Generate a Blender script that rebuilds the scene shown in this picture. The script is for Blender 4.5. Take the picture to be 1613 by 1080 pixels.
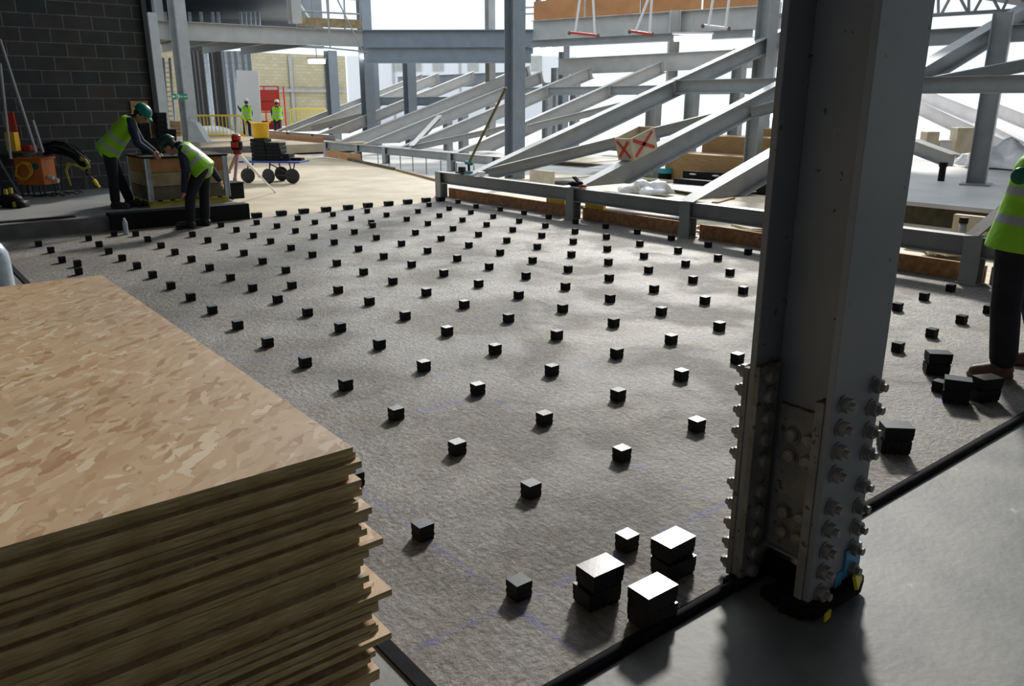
import bpy, bmesh, math, random
from mathutils import Vector, Matrix, Quaternion
for o in list(bpy.data.objects): bpy.data.objects.remove(o)
C = bpy.context.scene.collection
R = math.radians
PI = math.pi
rnd = random.Random(7)

# ------------------------------------------------------------------ camera
FPX = 1265.92
PITCH = R(16.811)
FWA = R(51.5915)
CAM = Vector((-1.558, -1.962, 1.742))
fw = Vector((math.cos(FWA), math.sin(FWA), 0))
RV = Vector((math.sin(FWA), -math.cos(FWA), 0))
FV = Vector((fw.x * math.cos(PITCH), fw.y * math.cos(PITCH), -math.sin(PITCH)))
UV = RV.cross(FV)
cd = bpy.data.cameras.new('camera')
cam = bpy.data.objects.new('camera', cd)
C.objects.link(cam)
cam.matrix_world = Matrix(((RV.x, UV.x, -FV.x, CAM.x), (RV.y, UV.y, -FV.y, CAM.y), (RV.z, UV.z, -FV.z, CAM.z), (0, 0, 0, 1)))
cd.sensor_width = 36.0
cd.lens = 36.0 * FPX / 1613.0
cd.clip_start = 0.05
cd.clip_end = 500
bpy.context.scene.camera = cam

def ray(x, y): return FV * FPX + RV * (x - 806.5) - UV * (y - 540)
def zp(x, y, z=0.0):                     # point of the horizontal plane z seen at photo position x, y
    d = ray(x, y); return CAM + d * ((z - CAM.z) / d.z)
def xp(x, y, X):
    d = ray(x, y); return CAM + d * ((X - CAM.x) / d.x)
def yp(x, y, Y):
    d = ray(x, y); return CAM + d * ((Y - CAM.y) / d.y)
def gp(x, y, g):                         # point at horizontal distance g ahead
    d = ray(x, y); return CAM + d * (g / d.dot(fw))

# ------------------------------------------------------------------ light
sc = bpy.context.scene
sc.view_settings.view_transform = 'Standard'
sc.view_settings.look = 'None'
sc.view_settings.gamma = 1.0
sc.view_settings.use_curve_mapping = False
sc.view_settings.exposure = -0.15
w = bpy.data.worlds.new('world'); sc.world = w; w.use_nodes = True
bg = w.node_tree.nodes['Background']
bg.inputs[0].default_value = (0.84, 0.93, 1.0, 1)
bg.inputs[1].default_value = 1.32
def area(name, loc, target, sx, sy, power, col):
    l = bpy.data.lights.new(name, 'AREA'); l.shape = 'RECTANGLE'; l.size = sx; l.size_y = sy; l.energy = power; l.color = col
    o = bpy.data.objects.new(name, l); C.objects.link(o); o.location = loc
    o.rotation_euler = (Vector(target) - Vector(loc)).to_track_quat('-Z', 'Y').to_euler()
    return o
sl = bpy.data.lights.new('daylight', 'SUN'); sl.energy = 4.0; sl.angle = R(6); sl.color = (1.0, 0.96, 0.88)
so = bpy.data.objects.new('daylight', sl); C.objects.link(so)
so.rotation_euler = Vector((-math.cos(R(36)) * math.cos(R(31)), -math.sin(R(36)) * math.cos(R(31)), -math.sin(R(31)))).to_track_quat('-Z', 'Y').to_euler()
area('far_fill_light', (22, 30, 13), (14, 20, 0), 8, 8, 1500, (1.0, 0.98, 0.95))  # added area lamp, extra daylight over the far stand

# ------------------------------------------------------------------ materials
def mat(name, col, rough=0.6, metal=0.0, col2=None, nscale=6.0, bump=0.0, bscale=40.0, spec=0.5, detail=6.0, thr=(0.35, 0.65), stretch=None, emit=0.0, speck=None, coat=0.0):
    m = bpy.data.materials.new(name); m.use_nodes = True
    nt = m.node_tree; n = nt.nodes; L = nt.links
    b = n['Principled BSDF']
    b.inputs['Base Color'].default_value = (*col, 1)
    b.inputs['Roughness'].default_value = rough
    b.inputs['Metallic'].default_value = metal
    b.inputs['Specular IOR Level'].default_value = spec
    b.inputs['Coat Weight'].default_value = coat
    tc = n.new('ShaderNodeTexCoord'); mp = n.new('ShaderNodeMapping')
    L.new(tc.outputs['Object'], mp.inputs[0])
    if stretch: mp.inputs['Scale'].default_value = stretch
    if col2 is not None:
        nz = n.new('ShaderNodeTexNoise'); nz.inputs['Scale'].default_value = nscale; nz.inputs['Detail'].default_value = detail
        L.new(mp.outputs[0], nz.inputs['Vector'])
        cr = n.new('ShaderNodeValToRGB')
        cr.color_ramp.elements[0].position = thr[0]; cr.color_ramp.elements[1].position = thr[1]
        cr.color_ramp.elements[0].color = (*col, 1); cr.color_ramp.elements[1].color = (*col2, 1)
        L.new(nz.outputs['Fac'], cr.inputs[0])
        last = cr.outputs[0]
        if speck:                        # (colour, scale, threshold)
            n2 = n.new('ShaderNodeTexNoise'); n2.inputs['Scale'].default_value = speck[1]; n2.inputs['Detail'].default_value = 3
            L.new(tc.outputs['Object'], n2.inputs['Vector'])
            c2 = n.new('ShaderNodeValToRGB'); c2.color_ramp.elements[0].position = speck[2]; c2.color_ramp.elements[1].position = speck[2] + 0.03
            L.new(n2.outputs['Fac'], c2.inputs[0])
            mx = n.new('ShaderNodeMix'); mx.data_type = 'RGBA'
            L.new(c2.outputs[0], mx.inputs[0]); L.new(last, mx.inputs[6]); mx.inputs[7].default_value = (*speck[0], 1)
            last = mx.outputs[2]
        L.new(last, b.inputs['Base Color'])
    if bump:
        nb = n.new('ShaderNodeTexNoise'); nb.inputs['Scale'].default_value = bscale; nb.inputs['Detail'].default_value = 5
        L.new(mp.outputs[0], nb.inputs['Vector'])
        bp = n.new('ShaderNodeBump'); bp.inputs['Strength'].default_value = bump; bp.inputs['Distance'].default_value = 0.01
        L.new(nb.outputs['Fac'], bp.inputs['Height']); L.new(bp.outputs[0], b.inputs['Normal'])
    if emit:
        b.inputs['Emission Color'].default_value = (*col, 1); b.inputs['Emission Strength'].default_value = emit
    return m

def nodes(m): return m.node_tree.nodes, m.node_tree.links

M = {}
M['steel'] = mat('grey painted steel', (0.30, 0.315, 0.325), 0.42, 0.0, (0.36, 0.375, 0.385), 3, 0.1, 60)
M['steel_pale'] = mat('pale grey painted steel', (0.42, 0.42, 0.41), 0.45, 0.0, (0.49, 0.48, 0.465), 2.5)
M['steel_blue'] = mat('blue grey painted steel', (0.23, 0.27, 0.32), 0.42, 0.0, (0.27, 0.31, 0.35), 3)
M['steel_col'] = mat('dusty grey painted column steel', (0.19, 0.21, 0.235), 0.5, 0.0, (0.24, 0.255, 0.27), 2.2, 0.06, 25, speck=((0.07, 0.065, 0.06), 26, 0.70))
M['steel_foot'] = mat('dusty rough splice steel', (0.15, 0.15, 0.15), 0.7, 0.0, (0.25, 0.245, 0.24), 9, 0.5, 45, speck=((0.10, 0.07, 0.05), 30, 0.64))
M['rust'] = mat('rusty cut steel', (0.12, 0.06, 0.035), 0.85, 0.0, (0.25, 0.20, 0.17), 60)
M['bolt'] = mat('galvanised bolt', (0.20, 0.19, 0.185), 0.5, 0.3, (0.31, 0.30, 0.29), 30, 0.3, 90)
M['galv'] = mat('galvanised steel', (0.45, 0.50, 0.56), 0.3, 0.8, (0.62, 0.68, 0.74), 12)
M['alu'] = mat('aluminium', (0.7, 0.7, 0.7), 0.35, 0.8)
M['rubber'] = mat('black rubber', (0.007, 0.007, 0.008), 0.6, 0.0, (0.011, 0.011, 0.012), 30, 0.15, 120, spec=0.25)
M['rubber_top'] = mat('smooth bevelled black rubber face', (0.012, 0.013, 0.015), 0.24, 0.0, (0.018, 0.019, 0.021), 20, 0.05, 60, spec=0.7, stretch=(1, 6, 1))
M['foam'] = mat('black foam strip', (0.006, 0.006, 0.009), 0.9, 0.0, (0.012, 0.012, 0.018), 8, spec=0.15)
M['black'] = mat('black plastic', (0.008, 0.008, 0.009), 0.6, spec=0.2)
M['dark'] = mat('dark grey', (0.04, 0.04, 0.045), 0.6)
M['timber'] = mat('sawn timber', (0.27, 0.16, 0.06), 0.7, 0.0, (0.36, 0.23, 0.10), 5, stretch=(1, 1, 14), bump=0.1)
M['ply'] = mat('pale plywood', (0.52, 0.45, 0.33), 0.65, 0.0, (0.68, 0.60, 0.46), 2.5, stretch=(3, 1, 1))
M['ply_white'] = mat('white faced board', (0.62, 0.60, 0.60), 0.5, 0.0, (0.74, 0.71, 0.70), 1.5)
M['orange_ply'] = mat('orange brown shuttering board', (0.40, 0.17, 0.06), 0.6, 0.0, (0.52, 0.26, 0.10), 1.2)
M['crate_a'] = mat('orange crate board', (0.27, 0.12, 0.035), 0.7, 0.0, (0.36, 0.18, 0.06), 6)
M['crate_b'] = mat('tan crate board', (0.24, 0.18, 0.09), 0.75, 0.0, (0.36, 0.28, 0.15), 6)
M['crate_c'] = mat('dirty brown crate board', (0.07, 0.06, 0.035), 0.8, 0.0, (0.13, 0.11, 0.06), 6)
M['yellow'] = mat('yellow paint', (0.78, 0.60, 0.02), 0.45)
M['yellow_tub'] = mat('yellow plastic', (0.90, 0.52, 0.01), 0.4)
M['yellow_dirty'] = mat('worn yellow plastic', (0.35, 0.32, 0.03), 0.5, 0.0, (0.5, 0.44, 0.05), 8)
M['orange'] = mat('orange painted metal', (0.62, 0.17, 0.02), 0.45, 0.0, (0.52, 0.13, 0.02), 6)
M['red'] = mat('red plastic', (0.55, 0.035, 0.02), 0.4)
M['darkred'] = mat('dark red metal', (0.28, 0.01, 0.01), 0.4)
M['purple'] = mat('purple tripod tube', (0.30, 0.14, 0.30), 0.4)
M['white'] = mat('white board', (0.82, 0.83, 0.87), 0.6)
M['wrap'] = mat('crumpled clear plastic', (0.75, 0.77, 0.80), 0.25, 0.0, (0.9, 0.9, 0.92), 8, 0.9, 14)
M['bluewrap'] = mat('pale blue shrink wrap', (0.42, 0.50, 0.58), 0.25, 0.0, (0.58, 0.66, 0.72), 6, 0.6, 18)
M['green'] = mat('dark green gloss', (0.0, 0.11, 0.07), 0.3)
M['sign'] = mat('green sign face', (0.0, 0.22, 0.11), 0.4)
M['signwhite'] = mat('white sign print', (0.8, 0.85, 0.8), 0.5)
M['teal'] = mat('turquoise plastic', (0.03, 0.30, 0.36), 0.4)
M['bluetape'] = mat('blue tape', (0.05, 0.25, 0.50), 0.45, 0.0, (0.08, 0.32, 0.60), 10, 0.3, 30)
M['bluepaint'] = mat('blue trolley paint', (0.06, 0.10, 0.34), 0.4)
M['tyre'] = mat('tyre rubber', (0.03, 0.03, 0.03), 0.7)
M['skin'] = mat('skin', (0.50, 0.27, 0.19), 0.55)
M['navy'] = mat('navy cloth', (0.012, 0.016, 0.035), 0.85, 0.0, (0.02, 0.026, 0.05), 12, 0.2, 30)
M['trouser'] = mat('dark work trousers', (0.008, 0.009, 0.014), 0.9, 0.0, (0.016, 0.017, 0.024), 10, 0.3, 22)
M['boot'] = mat('brown leather boot', (0.10, 0.05, 0.03), 0.6, 0.0, (0.15, 0.08, 0.05), 14)
M['blackboot'] = mat('black leather boot', (0.015, 0.013, 0.012), 0.5)
M['hat_green'] = mat('green hard hat', (0.0, 0.16, 0.12), 0.25)
M['hat_white'] = mat('pale hard hat', (0.62, 0.66, 0.62), 0.3)
M['hat_dark'] = mat('dark green hard hat', (0.004, 0.05, 0.03), 0.3)
M['hair'] = mat('dark hair', (0.03, 0.02, 0.015), 0.8)
M['lamp'] = mat('lit fluorescent tube', (1.0, 0.98, 0.92), 0.5, emit=9.0)
M['lampbody'] = mat('white lamp housing', (0.75, 0.75, 0.78), 0.5)
M['deck'] = mat('metal deck soffit', (0.16, 0.18, 0.21), 0.5, 0.0, (0.20, 0.22, 0.25), 2)
M['conc_dark'] = mat('rough grey concrete upstand', (0.10, 0.098, 0.095), 0.85, 0.0, (0.16, 0.155, 0.15), 4, 0.4, 30)
M['conc_warm'] = mat('warm dusty concrete', (0.36, 0.295, 0.20), 0.62, 0.0, (0.50, 0.42, 0.30), 1.3, 0.35, 22, detail=9)
M['conc_pale'] = mat('pale dusty ground', (0.55, 0.54, 0.52), 0.9, 0.0, (0.72, 0.70, 0.68), 0.4)
M['conc_blue'] = mat('grey concrete beyond the kerb', (0.20, 0.205, 0.215), 0.45, 0.0, (0.28, 0.28, 0.28), 1.1, 0.3, 20)
M['graf'] = mat('white bucket', (0.7, 0.7, 0.68), 0.5)

# rough slab with chalk lines
def slab_material():
    m = mat('trowelled concrete slab', (0.2, 0.19, 0.17), 0.6)
    n, L = nodes(m); b = n['Principled BSDF']
    tc = n.new('ShaderNodeTexCoord')
    def noise(s, d=6, r=0.55, sc=None, dist=0):
        x = n.new('ShaderNodeTexNoise'); x.inputs['Scale'].default_value = s; x.inputs['Detail'].default_value = d; x.inputs['Roughness'].default_value = r; x.inputs['Distortion'].default_value = dist
        if sc:
            mp = n.new('ShaderNodeMapping'); mp.inputs['Scale'].default_value = sc; L.new(tc.outputs['Object'], mp.inputs[0]); L.new(mp.outputs[0], x.inputs['Vector'])
        else: L.new(tc.outputs['Object'], x.inputs['Vector'])
        return x
    def ramp(src, a, bb, ca, cb):
        r = n.new('ShaderNodeValToRGB'); r.color_ramp.elements[0].position = a; r.color_ramp.elements[1].position = bb
        r.color_ramp.elements[0].color = (*ca, 1); r.color_ramp.elements[1].color = (*cb, 1); L.new(src, r.inputs[0]); return r
    def mix(f, a, bb, mode='MIX'):
        x = n.new('ShaderNodeMix'); x.data_type = 'RGBA'; x.blend_type = mode
        if isinstance(f, float): x.inputs[0].default_value = f
        else: L.new(f, x.inputs[0])
        for s, v in ((6, a), (7, bb)):
            if isinstance(v, tuple): x.inputs[s].default_value = (*v, 1)
            else: L.new(v, x.inputs[s])
        return x.outputs[2]
    big = ramp(noise(0.7, 5).outputs[0], 0.35, 0.68, (0.165, 0.152, 0.134), (0.325, 0.302, 0.265))
    fine = ramp(noise(32, 8, 0.75).outputs[0], 0.40, 0.60, (0.42, 0.42, 0.42), (1.15, 1.15, 1.15))
    c = mix(0.8, big.outputs[0], fine.outputs[0], 'MULTIPLY')
    stx = ramp(noise(1.0, 8, 0.7, (55, 9, 1), 0.3).outputs[0], 0.38, 0.58, (0.5, 0.5, 0.5), (1.15, 1.15, 1.15))
    c = mix(0.75, c, stx.outputs[0], 'MULTIPLY')
    st2 = ramp(noise(1.0, 7, 0.7, (8, 60, 1), 0.3).outputs[0], 0.38, 0.6, (0.7, 0.7, 0.7), (1.1, 1.1, 1.1))
    c = mix(0.5, c, st2.outputs[0], 'MULTIPLY')
    pur = ramp(noise(1.7, 5, 0.6, (1, 1, 1.3)).outputs[0], 0.52, 0.70, (0, 0, 0), (0.55, 0.55, 0.55))
    c = mix(pur.outputs[0], c, (0.10, 0.10, 0.15))
    br = ramp(noise(2.6, 6, 0.6, None, 0.6).outputs[0], 0.52, 0.74, (0, 0, 0), (0.65, 0.65, 0.65))
    c = mix(br.outputs[0], c, (0.13, 0.10, 0.075))
    pits = ramp(noise(75, 3, 0.6).outputs[0], 0.70, 0.75, (0, 0, 0), (0.8, 0.8, 0.8))
    c = mix(pits.outputs[0], c, (0.05, 0.045, 0.04))
    # chalk lines
    sx = n.new('ShaderNodeSeparateXYZ'); wob = noise(3, 2)
    L.new(tc.outputs['Object'], sx.inputs[0])
    def line(axis, pos, wd):
        a = n.new('ShaderNodeMath'); a.operation = 'SUBTRACT'; L.new(sx.outputs[axis], a.inputs[0]); a.inputs[1].default_value = pos
        wb = n.new('ShaderNodeMath'); wb.operation = 'MULTIPLY_ADD'; L.new(wob.outputs[0], wb.inputs[0]); wb.inputs[1].default_value = 0.03; wb.inputs[2].default_value = -0.015
        a2 = n.new('ShaderNodeMath'); a2.operation = 'ADD'; L.new(a.outputs[0], a2.inputs[0]); L.new(wb.outputs[0], a2.inputs[1])
        ab = n.new('ShaderNodeMath'); ab.operation = 'ABSOLUTE'; L.new(a2.outputs[0], ab.inputs[0])
        mr = n.new('ShaderNodeMapRange'); mr.inputs[1].default_value = wd; mr.inputs[2].default_value = wd * 0.2; mr.inputs[3].default_value = 0; mr.inputs[4].default_value = 1
        L.new(ab.outputs[0], mr.inputs[0]); return mr.outputs[0]
    acc = None
    for axis, pos, wd in ((0, 0.0, 0.024), (0, 1.2, 0.018), (0, 3.0, 0.01), (1, 0.0, 0.034), (1, 1.8, 0.022), (1, 4.2, 0.01)):
        l = line(axis, pos, wd)
        if acc is None: acc = l
        else:
            mx = n.new('ShaderNodeMath'); mx.operation = 'MAXIMUM'; L.new(acc, mx.inputs[0]); L.new(l, mx.inputs[1]); acc = mx.outputs[0]
    brk = ramp(noise(3.4, 6, 0.75).outputs[0], 0.44, 0.62, (0, 0, 0), (0.8, 0.8, 0.8))
    mm = n.new('ShaderNodeMath'); mm.operation = 'MULTIPLY'; L.new(acc, mm.inputs[0]); L.new(brk.outputs[0], mm.inputs[1])
    c = mix(mm.outputs[0], c, (0.07, 0.08, 0.30))
    L.new(c, b.inputs['Base Color'])
    rr = ramp(noise(1.1, 6, 0.6, None, 0.4).outputs[0], 0.42, 0.60, (0.7, 0.7, 0.7), (0.42, 0.42, 0.42))
    L.new(rr.outputs[0], b.inputs['Roughness'])
    b.inputs['Specular IOR Level'].default_value = 0.5
    bp = n.new('ShaderNodeBump'); bp.inputs['Strength'].default_value = 1.0; bp.inputs['Distance'].default_value = 0.014
    L.new(noise(38, 7, 0.68).outputs[0], bp.inputs['Height'])
    bp2 = n.new('ShaderNodeBump'); bp2.inputs['Strength'].default_value = 0.4; bp2.inputs['Distance'].default_value = 0.03
    L.new(noise(7, 5, 0.6).outputs[0], bp2.inputs['Height']); L.new(bp.outputs[0], bp2.inputs['Normal'])
    L.new(bp2.outputs[0], b.inputs['Normal'])
    return m
M['slab'] = slab_material()

def smooth_floor():
    m = mat('smooth grey screed', (0.11, 0.118, 0.13), 0.58, 0.0, (0.20, 0.205, 0.20), 2.2, 0.15, 30, detail=12, thr=(0.38, 0.62), speck=((0.35, 0.35, 0.34), 9, 0.72))
    return m
M['screed'] = smooth_floor()

def osb(name, dark=1.0):
    m = mat(name, (0.5, 0.35, 0.2), 0.5)
    n, L = nodes(m); b = n['Principled BSDF']
    tc = n.new('ShaderNodeTexCoord'); oi = n.new('ShaderNodeObjectInfo')
    ad = n.new('ShaderNodeVectorMath'); ad.operation = 'MULTIPLY_ADD'
    cb = n.new('ShaderNodeCombineXYZ'); L.new(oi.outputs['Random'], cb.inputs[0]); L.new(oi.outputs['Random'], cb.inputs[1])
    L.new(cb.outputs[0], ad.inputs[0]); ad.inputs[1].default_value = (17, 31, 0); L.new(tc.outputs['Object'], ad.inputs[2])
    wn = n.new('ShaderNodeTexNoise'); wn.inputs['Scale'].default_value = 22; wn.inputs['Detail'].default_value = 3; L.new(ad.outputs[0], wn.inputs['Vector'])
    wv = n.new('ShaderNodeVectorMath'); wv.operation = 'MULTIPLY_ADD'; L.new(wn.outputs['Color'], wv.inputs[0]); wv.inputs[1].default_value = (0.03, 0.03, 0); L.new(ad.outputs[0], wv.inputs[2])
    last = None
    for k, (ang, s) in enumerate(((20, 1.0), (75, 1.15), (-35, 0.9), (130, 1.3))):
        mp = n.new('ShaderNodeMapping'); mp.inputs['Rotation'].default_value = (0, 0, R(ang)); mp.inputs['Location'].default_value = (k * 3.3, k * 1.7, 0)
        L.new(wv.outputs[0], mp.inputs[0])
        m2 = n.new('ShaderNodeMapping'); m2.inputs['Scale'].default_value = (14 * s, 40 * s, 11); L.new(mp.outputs[0], m2.inputs[0]); mp = m2
        v = n.new('ShaderNodeTexVoronoi'); v.inputs['Scale'].default_value = 1.0; v.inputs['Randomness'].default_value = 1.0
        L.new(mp.outputs[0], v.inputs['Vector'])
        sp = n.new('ShaderNodeSeparateColor'); L.new(v.outputs['Color'], sp.inputs[0])
        r = n.new('ShaderNodeValToRGB'); e = r.color_ramp.elements
        e[0].position = 0.0; e[0].color = (0.38 * dark, 0.19 * dark, 0.08 * dark, 1)
        e[1].position = 1.0; e[1].color = (0.86 * dark, 0.73 * dark, 0.54 * dark, 1)
        for p, cc in ((0.2, (0.57, 0.37, 0.21)), (0.6, (0.64, 0.445, 0.27)), (0.86, (0.70, 0.52, 0.34))):
            x = e.new(p); x.color = (*[q * dark for q in cc], 1)
        L.new(sp.outputs[0], r.inputs[0])
        if last is None: last = r.outputs[0]
        else:
            g = n.new('ShaderNodeMath'); g.operation = 'GREATER_THAN'; g.inputs[1].default_value = 0.5; L.new(sp.outputs[1], g.inputs[0])
            mx = n.new('ShaderNodeMix'); mx.data_type = 'RGBA'; L.new(g.outputs[0], mx.inputs[0]); L.new(last, mx.inputs[6]); L.new(r.outputs[0], mx.inputs[7]); last = mx.outputs[2]
    sf = n.new('ShaderNodeMix'); sf.data_type = 'RGBA'; sf.inputs[0].default_value = 0.28; L.new(last, sf.inputs[6]); sf.inputs[7].default_value = (0.62 * dark, 0.46 * dark, 0.31 * dark, 1); last = sf.outputs[2]
    # dusty scuffs
    du = n.new('ShaderNodeTexNoise'); du.inputs['Scale'].default_value = 1.6; du.inputs['Detail'].default_value = 5; L.new(ad.outputs[0], du.inputs['Vector'])
    dr = n.new('ShaderNodeValToRGB'); dr.color_ramp.elements[0].position = 0.5; dr.color_ramp.elements[1].position = 0.75; dr.color_ramp.elements[1].color = (0.5, 0.5, 0.5, 1); L.new(du.outputs[0], dr.inputs[0])
    mx = n.new('ShaderNodeMix'); mx.data_type = 'RGBA'; L.new(dr.outputs[0], mx.inputs[0]); L.new(last, mx.inputs[6]); mx.inputs[7].default_value = (0.42 * dark, 0.35 * dark, 0.29 * dark, 1)
    L.new(mx.outputs[2], b.inputs['Base Color'])
    b.inputs['Roughness'].default_value = 0.42
    bp = n.new('ShaderNodeBump'); bp.inputs['Strength'].default_value = 0.15; bp.inputs['Distance'].default_value = 0.004
    L.new(last, bp.inputs['Height']); L.new(bp.outputs[0], b.inputs['Normal'])
    return m
M['osb'] = osb('oriented strand board face', 0.76)
M['osb_rust'] = mat('reddish strand board upstand', (0.42, 0.19, 0.08), 0.7, 0.0, (0.60, 0.34, 0.17), 16, 0.3, 40, detail=8)
M['osb_edge'] = mat('strand board cut edge', (0.46, 0.33, 0.14), 0.85, 0.0, (0.74, 0.58, 0.32), 9, 0.8, 22, stretch=(1.5, 1.5, 22), detail=8)

def block_wall():
    m = mat('dense concrete blockwork', (0.1, 0.1, 0.1), 0.9)
    n, L = nodes(m); b = n['Principled BSDF']
    tc = n.new('ShaderNodeTexCoord'); s = n.new('ShaderNodeSeparateXYZ'); c = n.new('ShaderNodeCombineXYZ')
    L.new(tc.outputs['Object'], s.inputs[0]); L.new(s.outputs[0], c.inputs[0]); L.new(s.outputs[2], c.inputs[1])
    br = n.new('ShaderNodeTexBrick'); br.inputs['Scale'].default_value = 1; br.inputs['Brick Width'].default_value = 0.45; br.inputs['Row Height'].default_value = 0.225
    br.inputs['Mortar Size'].default_value = 0.009; br.inputs['Mortar Smooth'].default_value = 0.3; br.offset = 0.5
    br.inputs['Color1'].default_value = (0.05, 0.06, 0.065, 1); br.inputs['Color2'].default_value = (0.085, 0.077, 0.075, 1); br.inputs['Mortar'].default_value = (0.22, 0.215, 0.20, 1)
    L.new(c.outputs[0], br.inputs['Vector'])
    nz = n.new('ShaderNodeTexNoise'); nz.inputs['Scale'].default_value = 3; L.new(tc.outputs['Object'], nz.inputs['Vector'])
    mx = n.new('ShaderNodeMix'); mx.data_type = 'RGBA'; mx.blend_type = 'MULTIPLY'; mx.inputs[0].default_value = 0.6; L.new(br.outputs[0], mx.inputs[6]); L.new(nz.outputs[0], mx.inputs[7])
    L.new(mx.outputs[2], b.inputs['Base Color'])
    bp = n.new('ShaderNodeBump'); bp.inputs['Strength'].default_value = 0.6; bp.inputs['Distance'].default_value = 0.01; bp.invert = True
    L.new(br.outputs['Fac'], bp.inputs['Height']); L.new(bp.outputs[0], b.inputs['Normal'])
    return m
M['blockwork'] = block_wall()
def cream_wall():
    m = mat('cream blockwork', (0.6, 0.5, 0.3), 0.9)
    n, L = nodes(m); b = n['Principled BSDF']
    tc = n.new('ShaderNodeTexCoord'); s = n.new('ShaderNodeSeparateXYZ'); c = n.new('ShaderNodeCombineXYZ')
    L.new(tc.outputs['Object'], s.inputs[0]); L.new(s.outputs[0], c.inputs[0]); L.new(s.outputs[2], c.inputs[1])
    br = n.new('ShaderNodeTexBrick'); br.inputs['Scale'].default_value = 1; br.inputs['Brick Width'].default_value = 0.45; br.inputs['Row Height'].default_value = 0.225
    br.inputs['Mortar Size'].default_value = 0.012
    br.inputs['Color1'].default_value = (0.46, 0.41, 0.27, 1); br.inputs['Color2'].default_value = (0.54, 0.49, 0.34, 1); br.inputs['Mortar'].default_value = (0.38, 0.33, 0.22, 1)
    L.new(c.outputs[0], br.inputs['Vector']); L.new(br.outputs[0], b.inputs['Base Color'])
    return m
M['cream'] = cream_wall()

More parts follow.
